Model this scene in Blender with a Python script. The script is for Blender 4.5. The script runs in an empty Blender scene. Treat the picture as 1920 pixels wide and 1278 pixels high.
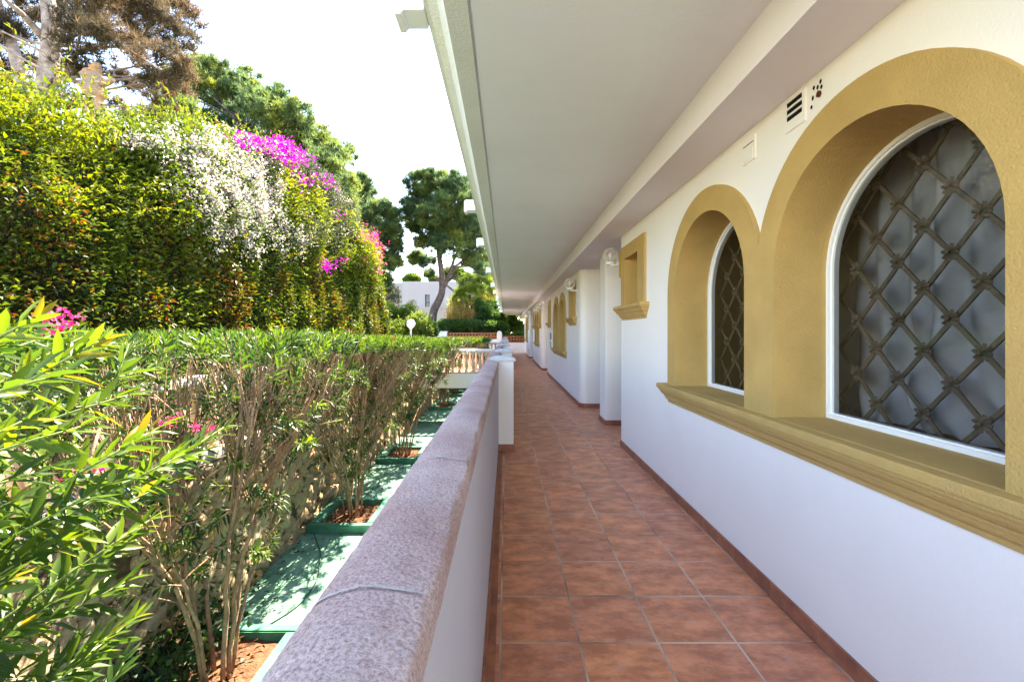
import bpy, bmesh, math, random
import numpy as np
from mathutils import Vector, noise
R = math.radians; PI = math.pi
S = bpy.context.scene; C = S.collection
# ---------------------------------------------------------------- camera, sky, sun
cam = bpy.data.cameras.new('camera'); co = bpy.data.objects.new('camera', cam); C.objects.link(co)
F = 830.0; U0 = 950.0; V0 = 623.0; H = 1.30
co.location = (0, 0, H); co.rotation_euler = (R(90), 0, 0)
cam.sensor_width = 36; cam.lens = F/1920*36; cam.shift_x = (960-U0)/1920; cam.shift_y = (V0-639)/1920
cam.clip_start = .05; cam.clip_end = 2000
S.camera = co; S.cycles.diffuse_bounces = 6
SUN = Vector((.29, .65, 1.0)).normalized()
el = math.asin(SUN.z); az = math.atan2(SUN.x, SUN.y)
w = bpy.data.worlds.new('World'); S.world = w; w.use_nodes = True
nt = w.node_tree; sk = nt.nodes.new('ShaderNodeTexSky'); sk.sky_type = 'NISHITA'; sk.sun_disc = False
sk.sun_elevation = el; sk.sun_rotation = az; sk.air_density = 1.0; sk.dust_density = 0; sk.ozone_density = 1.2
bg = nt.nodes['Background']; nt.links.new(sk.outputs[0], bg.inputs[0]); bg.inputs[1].default_value = .13
sd = bpy.data.lights.new('sun', 'SUN'); so = bpy.data.objects.new('sun', sd); C.objects.link(so)
sd.energy = 4.0; sd.angle = R(.5); sd.color = (1, .94, .84)
so.rotation_euler = (-SUN).to_track_quat('-Z', 'Y').to_euler(); so.location = (5, 10, 20)
S.view_settings.view_transform = 'Standard'; S.view_settings.look = 'None'; S.view_settings.gamma = 1
S.view_settings.exposure = 3.3
S.view_settings.use_white_balance = True; S.view_settings.white_balance_temperature = 7650; S.view_settings.white_balance_tint = 14
rnd = random.Random(4); rng = np.random.default_rng(7)
D = 2.95; ZL = H-D                     # the lower path's level
def onlow(u, v): Y = F*D/(v-V0); return ((u-U0)/(v-V0)*D, Y)
# ---------------------------------------------------------------- materials
def mat(name, col, rough=.7, spec=.3, scale=0, var=0, bump=0, bscale=60, col2=None, metal=0, bdist=.01, detail=6):
    m = bpy.data.materials.new(name); m.use_nodes = True; t = m.node_tree; p = t.nodes['Principled BSDF']
    p.inputs['Base Color'].default_value = (*col, 1); p.inputs['Roughness'].default_value = rough
    p.inputs['Specular IOR Level'].default_value = spec; p.inputs['Metallic'].default_value = metal
    tc = t.nodes.new('ShaderNodeTexCoord')
    if scale:
        n = t.nodes.new('ShaderNodeTexNoise'); n.inputs['Scale'].default_value = scale; n.inputs['Detail'].default_value = detail; n.inputs['Roughness'].default_value = .65
        t.links.new(tc.outputs['Object'], n.inputs[0])
        r = t.nodes.new('ShaderNodeValToRGB'); r.color_ramp.elements[0].position = .36; r.color_ramp.elements[1].position = .66
        c2 = col2 or tuple(c*(1-var) for c in col)
        r.color_ramp.elements[0].color = (*c2, 1); r.color_ramp.elements[1].color = (*col, 1)
        t.links.new(n.outputs[0], r.inputs[0]); t.links.new(r.outputs[0], p.inputs['Base Color'])
    if bump:
        n = t.nodes.new('ShaderNodeTexNoise'); n.inputs['Scale'].default_value = bscale; n.inputs['Detail'].default_value = 5; n.inputs['Roughness'].default_value = .6
        t.links.new(tc.outputs['Object'], n.inputs[0])
        b = t.nodes.new('ShaderNodeBump'); b.inputs['Strength'].default_value = bump; b.inputs['Distance'].default_value = bdist
        t.links.new(n.outputs[0], b.inputs['Height']); t.links.new(b.outputs[0], p.inputs['Normal'])
    return m
def leafmat(name, stops, trans=.35, rough=.42, spec=.35, k=.47):
    if 'fl' not in name: stops = [(q, tuple(x*k for x in c)) for q, c in stops]
    m = bpy.data.materials.new(name); m.use_nodes = True; t = m.node_tree; p = t.nodes['Principled BSDF']
    a = t.nodes.new('ShaderNodeAttribute'); a.attribute_name = 'tint'
    r = t.nodes.new('ShaderNodeValToRGB'); e = r.color_ramp.elements
    e[0].position, e[0].color = stops[0][0], (*stops[0][1], 1); e[1].position, e[1].color = stops[-1][0], (*stops[-1][1], 1)
    for q, c in stops[1:-1]: x = e.new(q); x.color = (*c, 1)
    t.links.new(a.outputs['Fac'], r.inputs[0]); t.links.new(r.outputs[0], p.inputs['Base Color'])
    p.inputs['Roughness'].default_value = rough; p.inputs['Specular IOR Level'].default_value = spec
    tr = t.nodes.new('ShaderNodeBsdfTranslucent'); hs = t.nodes.new('ShaderNodeHueSaturation')
    hs.inputs['Hue'].default_value = .485; hs.inputs['Saturation'].default_value = 1.1; hs.inputs['Value'].default_value = 1.7
    t.links.new(r.outputs[0], hs.inputs['Color']); t.links.new(hs.outputs[0], tr.inputs[0])
    mx = t.nodes.new('ShaderNodeMixShader'); mx.inputs[0].default_value = trans
    t.links.new(p.outputs[0], mx.inputs[1]); t.links.new(tr.outputs[0], mx.inputs[2]); t.links.new(mx.outputs[0], t.nodes['Material Output'].inputs[0])
    return m
M = {}
M['plaster'] = mat('plaster', (.86, .83, .81), .85, .2, 1.6, .035, .35, 90, bdist=.004)
M['soffit'] = mat('soffit', (.83, .79, .86), .9, .15, 1.2, .05, .3, 45, bdist=.004)
M['beamtex'] = mat('beamtex', (.76, .74, .72), .9, .15, 3, .06, .8, 70, bdist=.008)
M['ochre'] = mat('ochre', (.54, .355, .13), .75, .25, 3.2, .15, .8, 110, bdist=.005)
M['ochre_far'] = M['ochre']
M['white_metal'] = mat('white_metal', (.82, .83, .84), .35, .5)
M['skirt'] = mat('skirt', (.40, .155, .085), .45, .4, 9, 0, .2, 30, (.23, .085, .055))
M['grout'] = mat('grout', (.52, .44, .36), .9, .1, 40, .3, .6, 200)
M['mortar'] = mat('mortar', (.52, .47, .45), .9, .1, 30, .25, .8, 160, bdist=.006)
M['iron'] = mat('iron', (.10, .085, .06), .6, .4, 18, .5, .6, 60, (.16, .12, .08))
M['dark'] = mat('dark', (.012, .011, .01), .9, .1)
M['rust'] = mat('rust', (.16, .05, .03), .9, .1)
M['room'] = mat('room', (.22, .2, .18), .9, .1)
M['path'] = mat('path', (.21, .39, .30), .75, .25, 1.8, 0, .35, 40, (.085, .23, .16))
M['greenkerb'] = mat('greenkerb', (.03, .15, .09), .6, .3, 5, 0, .4, 40, (.06, .24, .155))
M['plaster_shade'] = mat('plaster_shade', (.46, .45, .50), .85, .2, 1.6, .05, .35, 90, bdist=.004)  # parapet plaster, greyed to paint in the shade on its inner face
M['soil'] = mat('soil', (.20, .10, .055), .95, .1, 14, 0, 1, 30, (.12, .06, .035), bdist=.04)
M['ground'] = mat('ground', (.22, .19, .11), .95, .1, .8, 0, .8, 10, (.07, .09, .03), bdist=.05)
M['baluster'] = mat('baluster', (.72, .50, .34), .8, .2, 8, .15, .4, 80)
M['rail'] = mat('rail', (.66, .63, .60), .85, .2, 5, .15, .5, 70)
M['capc'] = mat('capc', (.60, .59, .60), .85, .2, 7, .22, .5, 90)
M['terra'] = mat('terra', (.42, .16, .085), .85, .15, 14, .2)
M['bark'] = mat('bark', (.46, .31, .20), .9, .15, 9, 0, 1, 25, (.24, .15, .09), bdist=.02)
M['pinebark'] = mat('pinebark', (.42, .34, .30), .95, .1, 5, 0, 1, 9, (.19, .14, .12), bdist=.08)
M['darkbark'] = mat('darkbark', (.13, .095, .09), .95, .1, 5, 0, 1, 9, (.055, .04, .04), bdist=.08)
M['snag'] = mat('snag', (.46, .25, .12), .95, .1, 3, 0, 1, 8, (.24, .19, .17), bdist=.08)
M['stem'] = mat('stem', (.30, .40, .12), .6, .3, 12, .3)
M['hose'] = mat('hose', (.02, .09, .06), .5, .4)
M['globe'] = mat('globe', (.86, .86, .85), .25, .5)
M['yellow'] = mat('yellow', (.62, .42, .03), .5, .4, 20, .4)
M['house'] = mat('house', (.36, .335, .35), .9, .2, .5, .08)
M['wglass'] = mat('wglass', (.04, .06, .08), .12, .6)
M['paper'] = mat('paper', (.62, .62, .60), .6, .3)
M['print'] = mat('print', (.30, .16, .14), .6, .3, 60, 0, 0, 1, (.09, .08, .09))
M['bounce_slab'] = mat('bounce_slab', (.58, .52, .45), .8, .2, 6, .15)
M['ltwall'] = mat('ltwall', (.80, .78, .80), .9, .2, 2, .07)
M['thatch'] = mat('thatch', (.45, .33, .22), .9, .1, 6, .4)
M['cement'] = mat('cement', (.30, .27, .22), .9, .1, 9, .3, .6, 30)
# concrete coping with pits and pink-grey bloom
m = mat('coping', (.56, .435, .42), .92, .12, 3.2, 0, 0, 1, (.40, .26, .245), detail=10); M['coping'] = m
t = m.node_tree; p = t.nodes['Principled BSDF']; tc = [n for n in t.nodes if n.type == 'TEX_COORD'][0]
n1 = t.nodes.new('ShaderNodeTexNoise'); n1.inputs['Scale'].default_value = 210; n1.inputs['Detail'].default_value = 4; n1.inputs['Roughness'].default_value = .75
n2 = t.nodes.new('ShaderNodeTexVoronoi'); n2.inputs['Scale'].default_value = 140
n3 = t.nodes.new('ShaderNodeTexNoise'); n3.inputs['Scale'].default_value = 26; n3.inputs['Detail'].default_value = 6
for n in (n1, n2, n3): t.links.new(tc.outputs['Object'], n.inputs[0])
ma = t.nodes.new('ShaderNodeMath'); ma.operation = 'ADD'; t.links.new(n1.outputs[0], ma.inputs[0]); t.links.new(n3.outputs[0], ma.inputs[1])
mb = t.nodes.new('ShaderNodeMath'); mb.operation = 'MULTIPLY_ADD'; t.links.new(n2.outputs['Distance'], mb.inputs[0]); mb.inputs[1].default_value = -.6; t.links.new(ma.outputs[0], mb.inputs[2])
b = t.nodes.new('ShaderNodeBump'); b.inputs['Strength'].default_value = .85; b.inputs['Distance'].default_value = .006
t.links.new(mb.outputs[0], b.inputs['Height']); t.links.new(b.outputs[0], p.inputs['Normal'])
# speckle: pale grains and dark pores in the concrete
rc = [n for n in t.nodes if n.type == 'VALTORGB'][0]
r2 = t.nodes.new('ShaderNodeValToRGB'); r2.color_ramp.elements[0].position = .36; r2.color_ramp.elements[0].color = (.60, .56, .55, 1); r2.color_ramp.elements[1].position = .56; r2.color_ramp.elements[1].color = (1.14, 1.14, 1.14, 1)
t.links.new(n1.outputs[0], r2.inputs[0]); mm = t.nodes.new('ShaderNodeMixRGB'); mm.blend_type = 'MULTIPLY'; mm.inputs[0].default_value = .9
t.links.new(rc.outputs[0], mm.inputs[1]); t.links.new(r2.outputs[0], mm.inputs[2]); t.links.new(mm.outputs[0], p.inputs['Base Color'])
# terracotta tiles
T = .33
m = bpy.data.materials.new('tiles'); m.use_nodes = True; M['tiles'] = m; t = m.node_tree; p = t.nodes['Principled BSDF']
tc = t.nodes.new('ShaderNodeTexCoord'); mp = t.nodes.new('ShaderNodeMapping'); t.links.new(tc.outputs['Object'], mp.inputs[0])
mp.inputs['Location'].default_value = (.025, -(1.857 % T)+.001, 0)
def brick(c1, c2, c3):
    b = t.nodes.new('ShaderNodeTexBrick'); b.offset = 0; b.squash = 1; b.inputs['Scale'].default_value = 1
    b.inputs['Brick Width'].default_value = T; b.inputs['Row Height'].default_value = T; b.inputs['Mortar Size'].default_value = .005; b.inputs['Mortar Smooth'].default_value = .25
    b.inputs['Color1'].default_value = c1; b.inputs['Color2'].default_value = c2; b.inputs['Mortar'].default_value = c3; b.inputs['Bias'].default_value = 0
    t.links.new(mp.outputs[0], b.inputs[0]); return b
bk = brick((.80, .31, .15, 1), (.66, .26, .15, 1), (.50, .175, .1, 1))
def noi(s, d, src=None, r=.6):
    n = t.nodes.new('ShaderNodeTexNoise'); n.inputs['Scale'].default_value = s; n.inputs['Detail'].default_value = d; n.inputs['Roughness'].default_value = r
    t.links.new((src or tc.outputs['Object']), n.inputs[0]); return n
def ramp(src, p0, c0, p1, c1):
    r = t.nodes.new('ShaderNodeValToRGB'); r.color_ramp.elements[0].position = p0; r.color_ramp.elements[0].color = c0
    r.color_ramp.elements[1].position = p1; r.color_ramp.elements[1].color = c1; t.links.new(src, r.inputs[0]); return r
def mix(f, a, b, mode='MIX'):
    x = t.nodes.new('ShaderNodeMixRGB'); x.blend_type = mode
    for i, s in enumerate((f, a, b)):
        if hasattr(s, 'is_linked'): t.links.new(s, x.inputs[i])
        else: x.inputs[i].default_value = s
    return x
# noise that is cut anew at each tile: add the tile's own offset
fl = t.nodes.new('ShaderNodeVectorMath'); fl.operation = 'SCALE'; fl.inputs['Scale'].default_value = 1/T; t.links.new(mp.outputs[0], fl.inputs[0])
f2 = t.nodes.new('ShaderNodeVectorMath'); f2.operation = 'FLOOR'; t.links.new(fl.outputs[0], f2.inputs[0])
f3 = t.nodes.new('ShaderNodeVectorMath'); f3.operation = 'MULTIPLY_ADD'; f3.inputs[1].default_value = (3.71, 5.13, 0)
t.links.new(f2.outputs[0], f3.inputs[0]); t.links.new(tc.outputs['Object'], f3.inputs[2])
st = t.nodes.new('ShaderNodeMapping'); st.inputs['Scale'].default_value = (1, 1.8, 1); t.links.new(f3.outputs[0], st.inputs[0])
na = noi(6, 8, st.outputs[0], .7); ra = ramp(na.outputs[0], .40, (.50, .44, .45, 1), .62, (1, 1, 1, 1))
a = mix(.85, bk.outputs[0], ra.outputs[0], 'MULTIPLY')
nb = noi(11, 6, st.outputs[0]); rb = ramp(nb.outputs[0], .58, (0, 0, 0, 1), .72, (.5, .5, .5, 1))
a = mix(rb.outputs[0], a.outputs[0], (.52, .36, .32, 1))
gf = noi(1.7, 3); rg = ramp(gf.outputs[0], .38, (.20, .11, .075, 1), .62, (.62, .48, .38, 1))
a = mix(bk.outputs['Fac'], a.outputs[0], rg.outputs[0])
t.links.new(a.outputs[0], p.inputs['Base Color'])
nr = noi(7, 5, st.outputs[0]); rr = ramp(nr.outputs[0], .35, (.30, .30, .30, 1), .7, (.52, .52, .52, 1)); t.links.new(rr.outputs[0], p.inputs['Roughness']); p.inputs['Specular IOR Level'].default_value = .42
hm = t.nodes.new('ShaderNodeMath'); hm.operation = 'MULTIPLY_ADD'; t.links.new(bk.outputs['Fac'], hm.inputs[0]); hm.inputs[1].default_value = -1; 
n4 = noi(16, 5); h4 = t.nodes.new('ShaderNodeMath'); h4.operation = 'MULTIPLY'; t.links.new(n4.outputs[0], h4.inputs[0]); h4.inputs[1].default_value = .35; t.links.new(h4.outputs[0], hm.inputs[2])
bb = t.nodes.new('ShaderNodeBump'); bb.inputs['Strength'].default_value = .5; bb.inputs['Distance'].default_value = .004; t.links.new(hm.outputs[0], bb.inputs['Height']); t.links.new(bb.outputs[0], p.inputs['Normal'])
# stone: colour from the per-stone attribute
m = bpy.data.materials.new('stone'); m.use_nodes = True; M['stone'] = m; t = m.node_tree; p = t.nodes['Principled BSDF']; p.inputs['Roughness'].default_value = .92; p.inputs['Specular IOR Level'].default_value = .1
tc = t.nodes.new('ShaderNodeTexCoord'); at = t.nodes.new('ShaderNodeAttribute'); at.attribute_name = 'tint'
rs = ramp(at.outputs['Fac'], 0, (.10, .07, .04, 1), 1, (.66, .52, .34, 1))
for q, c in ((.18, (.16, .11, .07, 1)), (.24, (.44, .32, .20, 1)), (.5, (.52, .42, .28, 1)), (.74, (.58, .45, .28, 1)), (.9, (.50, .28, .12, 1))): e = rs.color_ramp.elements.new(q); e.color = c
n5 = noi(22, 8, None, .7); r5 = ramp(n5.outputs[0], .35, (.55, .52, .5, 1), .62, (1.05, 1.05, 1.05, 1)); a = mix(.8, rs.outputs[0], r5.outputs[0], 'MULTIPLY'); t.links.new(a.outputs[0], p.inputs['Base Color'])
bb = t.nodes.new('ShaderNodeBump'); bb.inputs['Strength'].default_value = .9; bb.inputs['Distance'].default_value = .02; t.links.new(n5.outputs[0], bb.inputs['Height']); t.links.new(bb.outputs[0], p.inputs['Normal'])
# glass and sheer cloth
m = bpy.data.materials.new('pane'); m.use_nodes = True; M['pane'] = m; t = m.node_tree; t.nodes.remove(t.nodes['Principled BSDF'])
g = t.nodes.new('ShaderNodeBsdfGlossy'); g.inputs['Roughness'].default_value = .02; tr = t.nodes.new('ShaderNodeBsdfTransparent'); tr.inputs[0].default_value = (.86, .88, .88, 1)
fr = t.nodes.new('ShaderNodeFresnel'); fr.inputs[0].default_value = 1.5; mx = t.nodes.new('ShaderNodeMixShader'); t.links.new(fr.outputs[0], mx.inputs[0]); t.links.new(tr.outputs[0], mx.inputs[1]); t.links.new(g.outputs[0], mx.inputs[2]); t.links.new(mx.outputs[0], t.nodes['Material Output'].inputs[0])
m = bpy.data.materials.new('lampglass'); m.use_nodes = True; M['lampglass'] = m; t = m.node_tree; p = t.nodes['Principled BSDF']
p.inputs['Base Color'].default_value = (.88, .88, .86, 1); p.inputs['Roughness'].default_value = .12
tr = t.nodes.new('ShaderNodeBsdfTransparent'); tr.inputs[0].default_value = (.95, .95, .95, 1); mx = t.nodes.new('ShaderNodeMixShader')
lw = t.nodes.new('ShaderNodeLayerWeight'); lw.inputs[0].default_value = .55; t.links.new(lw.outputs['Facing'], mx.inputs[0]); t.links.new(tr.outputs[0], mx.inputs[1]); t.links.new(p.outputs[0], mx.inputs[2]); t.links.new(mx.outputs[0], t.nodes['Material Output'].inputs[0])
m = mat('sheer', (.50, .50, .53), .8, .1, 30, .12); M['sheer'] = m; t = m.node_tree; p = t.nodes['Principled BSDF']
tl = t.nodes.new('ShaderNodeBsdfTranslucent'); tl.inputs[0].default_value = (.45, .46, .5, 1); mx = t.nodes.new('ShaderNodeMixShader'); mx.inputs[0].default_value = .35; t.links.new(p.outputs[0], mx.inputs[1]); t.links.new(tl.outputs[0], mx.inputs[2]); t.links.new(mx.outputs[0], t.nodes['Material Output'].inputs[0])
# foliage colours (linear)
M['oleander'] = leafmat('oleander', k=.62, stops=[(0, (.020, .060, .016)), (.35, (.05, .12, .022)), (.7, (.11, .20, .026)), (.93, (.19, .29, .035)), (1, (.36, .28, .04))], trans=.42, rough=.40, spec=.32)
M['ficus'] = leafmat('ficus', k=.55, stops=[(0, (.018, .034, .010)), (.3, (.055, .10, .018)), (.6, (.13, .20, .024)), (.82, (.25, .31, .035)), (.9, (.20, .14, .03)), (1, (.20, .065, .02))], trans=.42, rough=.5, spec=.28)
M['pine'] = leafmat('pine', k=.85, stops=[(0, (.045, .09, .055)), (.4, (.085, .145, .06)), (.8, (.16, .21, .05)), (1, (.24, .26, .045))], trans=.5, rough=.6, spec=.2)
M['drypine'] = leafmat('drypine', [(0, (.07, .065, .05)), (.35, (.13, .11, .06)), (.65, (.22, .155, .09)), (1, (.17, .17, .06))], .5, .6, .2)
M['bush'] = leafmat('bush', k=.8, stops=[(0, (.03, .07, .015)), (.5, (.08, .15, .025)), (1, (.17, .24, .04))], trans=.4, rough=.5, spec=.3)
M['darkbush'] = leafmat('darkbush', k=.95, stops=[(0, (.01, .035, .012)), (.5, (.03, .08, .02)), (1, (.09, .17, .035))], trans=.35, rough=.5, spec=.3)
M['olive'] = leafmat('olive', [(0, (.06, .08, .05)), (1, (.16, .19, .11))], .3, .6, .2)
M['whitefl'] = leafmat('whitefl', [(0, (.30, .27, .22)), (.6, (.46, .44, .39)), (1, (.52, .42, .37))], .4, .7, .1)
M['magfl'] = leafmat('magfl', [(0, (.30, .01, .22)), (1, (.58, .02, .46))], .4, .7, .1)
M['pinkfl'] = leafmat('pinkfl', [(0, (.50, .03, .10)), (1, (.80, .14, .26))], .35, .7, .1)
M['dryfl'] = leafmat('dryfl', [(0, (.25, .08, .03)), (1, (.45, .13, .08))], .2, .7, .1)
M['litter'] = leafmat('litter', [(0, (.12, .07, .04)), (1, (.34, .18, .08))], .1, .8, .1)
M['palm'] = leafmat('palm', k=1, stops=[(0, (.05, .10, .02)), (.7, (.15, .22, .04)), (1, (.35, .26, .06))], trans=.35, rough=.5, spec=.3)
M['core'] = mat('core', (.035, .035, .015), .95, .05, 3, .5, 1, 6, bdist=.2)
# ---------------------------------------------------------------- helpers
def link(o, parent=None):
    C.objects.link(o)
    if parent: o.parent = parent
    return o
def tag(o, label, cat, group=None, kind=None):
    if kind: o['kind'] = kind
    if label: o['label'] = label
    if cat: o['category'] = cat
    if group: o['group'] = group
    return o
def thing(name, label, cat, group=None, loc=(0, 0, 0)):
    return tag(link(bpy.data.objects.new(name, None)), label, cat, group)
class MB:
    def __init__(s): s.v = []; s.f = []
    def add(s, vs, fs): b = len(s.v); s.v += [tuple(x) for x in vs]; s.f += [tuple(i+b for i in f) for f in fs]; return s
    def box(s, x0, x1, y0, y1, z0, z1):
        return s.add([(x0,y0,z0),(x1,y0,z0),(x1,y1,z0),(x0,y1,z0),(x0,y0,z1),(x1,y0,z1),(x1,y1,z1),(x0,y1,z1)],
                     [(0,3,2,1),(4,5,6,7),(0,1,5,4),(1,2,6,5),(2,3,7,6),(3,0,4,7)])
    def tube(s, pts, rs, n=7, cap=True):
        pts = [Vector(q) for q in pts]; ring = []; vs = []; fs = []
        up = Vector((.13, .31, .94)); u = None
        for i, q in enumerate(pts):
            d = (pts[min(i+1, len(pts)-1)]-pts[max(i-1, 0)])
            if d.length < 1e-6: d = Vector((0, 0, 1))
            d.normalize()
            if u is None: u = d.orthogonal().normalized()
            else:
                u = (u-d*u.dot(d))
                u = u.normalized() if u.length > 1e-5 else d.orthogonal().normalized()
            v = d.cross(u)
            for k in range(n): a = 2*PI*k/n; vs.append(q+(u*math.cos(a)+v*math.sin(a))*rs[i])
        for i in range(len(pts)-1):
            for k in range(n): a = i*n+k; b = i*n+(k+1) % n; fs.append((a, b, b+n, a+n))
        if cap: fs.append(tuple(range(n))[::-1]); fs.append(tuple(range(len(vs)-n, len(vs))))
        return s.add(vs, fs)
    def lathe(s, c, prof, n=14):
        vs = []; fs = []
        for r, z in prof:
            for k in range(n): a = 2*PI*k/n; vs.append((c[0]+r*math.cos(a), c[1]+r*math.sin(a), c[2]+z))
        for i in range(len(prof)-1):
            for k in range(n): a = i*n+k; b = i*n+(k+1) % n; fs.append((a, b, b+n, a+n))
        fs.append(tuple(range(n))[::-1]); fs.append(tuple(range(len(vs)-n, len(vs))))
        return s.add(vs, fs)
    def sphere(s, c, r, n=20, m=12):
        return s.lathe(c, [(max(1e-4, r*math.sin(PI*i/m)), -r*math.cos(PI*i/m)) for i in range(m+1)], n)
    def build(s, name, m, parent=None, smooth=False, bevel=0, recalc=True):
        me = bpy.data.meshes.new(name); me.from_pydata(s.v, [], s.f)
        if recalc:
            bm = bmesh.new(); bm.from_mesh(me); bmesh.ops.recalc_face_normals(bm, faces=bm.faces)
            if bevel: bmesh.ops.bevel(bm, geom=[e for e in bm.edges if len(e.link_faces) == 2 and e.calc_face_angle(0) > .7], offset=bevel, segments=2, affect='EDGES', clamp_overlap=True)
            bm.to_mesh(me); bm.free()
        me.materials.append(M[m]); o = bpy.data.objects.new(name, me); link(o, parent)
        if smooth:
            me.polygons.foreach_set('use_smooth', [True]*len(me.polygons))
            if smooth != 'all':
                me.set_sharp_from_angle(angle=R(35))
        return o
def fill2d(outer, holes):
    """triangulated polygon with holes, points (Y, z)"""
    bm = bmesh.new()
    for loop in [outer]+holes:
        vs = [bm.verts.new((0, y, z)) for y, z in loop]
        for i in range(len(vs)): bm.edges.new((vs[i], vs[(i+1) % len(vs)]))
    bmesh.ops.triangle_fill(bm, use_beauty=True, use_dissolve=False, edges=bm.edges)
    bm.verts.index_update()
    V = [(v.co.y, v.co.z) for v in bm.verts]; Fc = [tuple(v.index for v in f.verts) for f in bm.faces]; bm.free()
    return V, Fc
def strip(mb, loop, xa, xb, closed=True):
    n = len(loop); vs = [(xa, y, z) for y, z in loop]+[(xb, y, z) for y, z in loop]
    rngi = range(n) if closed else range(n-1)
    mb.add(vs, [(i, (i+1) % n, n+(i+1) % n, n+i) for i in rngi])
def plate(mb, outer, holes, x):
    V, Fc = fill2d(outer, holes); mb.add([(x, y, z) for y, z in V], Fc)
# ---- leaves
def norm(a): return a/np.maximum(np.linalg.norm(a, axis=-1, keepdims=True), 1e-9)
def leaves(name, P, Dr, L, W, tint, m, parent=None, kind='card', fold=.35, droop=.15, up=None, kindtag=None):
    n = len(P); P = np.asarray(P, float); Dr = norm(np.asarray(Dr, float)); L = np.broadcast_to(L, (n,))[:, None]; W = np.broadcast_to(W, (n,))[:, None]
    if up is None: up = rng.normal(0, .5, (n, 3))+np.array([0, 0, 1.])
    Sd = norm(np.cross(Dr, up)+1e-6); N = np.cross(Sd, Dr)
    if kind == 'lance':
        t = lambda k: P+Dr*L*k-N*L*droop*k*k
        h = N*W*fold
        vs = np.stack([P, t(.32), t(.68), t(1.), t(.30)+Sd*W*.5+h, t(.66)+Sd*W*.42+h*.8, t(.30)-Sd*W*.5+h, t(.66)-Sd*W*.42+h*.8], 1)
        nv = 8; faces = [(0, 1, 4), (1, 2, 5, 4), (2, 3, 5), (0, 6, 1), (1, 6, 7, 2), (2, 7, 3)]
    elif kind == 'blade':
        vs = np.stack([P-Sd*W*.5, P+Sd*W*.5, P+Dr*L], 1); nv = 3; faces = [(0, 1, 2)]
    else:
        vs = np.stack([P, P+Dr*L*.45+Sd*W*.5+N*W*fold, P+Dr*L-N*L*droop, P+Dr*L*.45-Sd*W*.5+N*W*fold], 1); nv = 4; faces = [(0, 2, 1), (0, 3, 2)]
    vs = vs.reshape(-1, 3); base = np.arange(n)*nv
    loops = []; tot = []
    cat = np.concatenate([np.array(f) for f in faces]); lens = np.array([len(f) for f in faces])
    loops = (base[:, None]+cat[None, :]).ravel(); tot = np.tile(lens, n)
    me = bpy.data.meshes.new(name); me.vertices.add(len(vs)); me.vertices.foreach_set('co', vs.astype(np.float32).ravel())
    me.loops.add(len(loops)); me.loops.foreach_set('vertex_index', loops.astype(np.int32))
    me.polygons.add(len(tot)); starts = np.concatenate([[0], np.cumsum(tot)[:-1]]); me.polygons.foreach_set('loop_start', starts.astype(np.int32))
    me.update(calc_edges=True)
    at = me.attributes.new('tint', 'FLOAT', 'POINT'); at.data.foreach_set('value', np.repeat(np.clip(np.broadcast_to(tint, (n,)), 0, 1), nv).astype(np.float32))
    me.materials.append(M[m]); o = bpy.data.objects.new(name, me); link(o, parent)
    if kind == 'lance': me.polygons.foreach_set('use_smooth', np.ones(len(tot), bool))
    if kindtag: o['kind'] = kindtag
    return o
def fnoise(P, s, seed=0):
    """cheap smooth value noise in numpy (sum of sines)"""
    r = np.random.default_rng(seed); out = np.zeros(len(P))
    for k in range(6):
        d = norm(r.normal(size=3))*s*(1+.5*k); out += np.sin(P @ d*2+r.uniform(0, 6.28))
    return out/6*1.6
def rdir(n, bias=(0, 0, 0)): return norm(rng.normal(size=(n, 3))+np.array(bias))
# ================================================================ SETTING
mb = MB(); Z0 = -.03; B = 400
xw = -3.02
mb.add([(-B,-B,Z0),(xw-.3,-B,Z0),(xw-.3,B,Z0),(-B,B,Z0)], [(0,1,2,3)])
mb.add([(xw-.3,29,Z0),(B,29,Z0),(B,B,Z0),(xw-.3,B,Z0)], [(0,1,2,3)])
mb.add([(3,-B,Z0),(B,-B,Z0),(B,29,Z0),(3,29,Z0)], [(0,1,2,3)])
mb.add([(xw-.3,-B,Z0),(3,-B,Z0),(3,-6,Z0),(xw-.3,-6,Z0)], [(0,1,2,3)]); mb.add([(-.24,-6,Z0),(3,-6,Z0),(3,-1.5,Z0),(-.24,-1.5,Z0)], [(0,1,2,3)])
tag(MB().box(-.24, 8, -9, -1.52, -.3, -.004).build('terrace', 'bounce_slab'), 'unseen pale slab added behind the viewpoint to bounce light', None, kind='structure')  # unseen slab added to bounce sunlight into the shortened gallery
tag(mb.build('ground', 'ground', recalc=False), 'dry earth under the trees behind the balustrade', None, kind='structure')
tag(MB().add([(xw-.3,-6,ZL),(-.2,-6,ZL),(-.2,29,ZL),(xw-.3,29,ZL)], [(0,1,2,3)]).build('path', 'path', recalc=False), 'green painted sunken path below the gallery', None, kind='structure')
tag(MB().box(-.1, 3.1, -1.5, 28.4, -.3, 0).build('floor', 'tiles'), 'terracotta tiled gallery floor', None, kind='structure')
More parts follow.
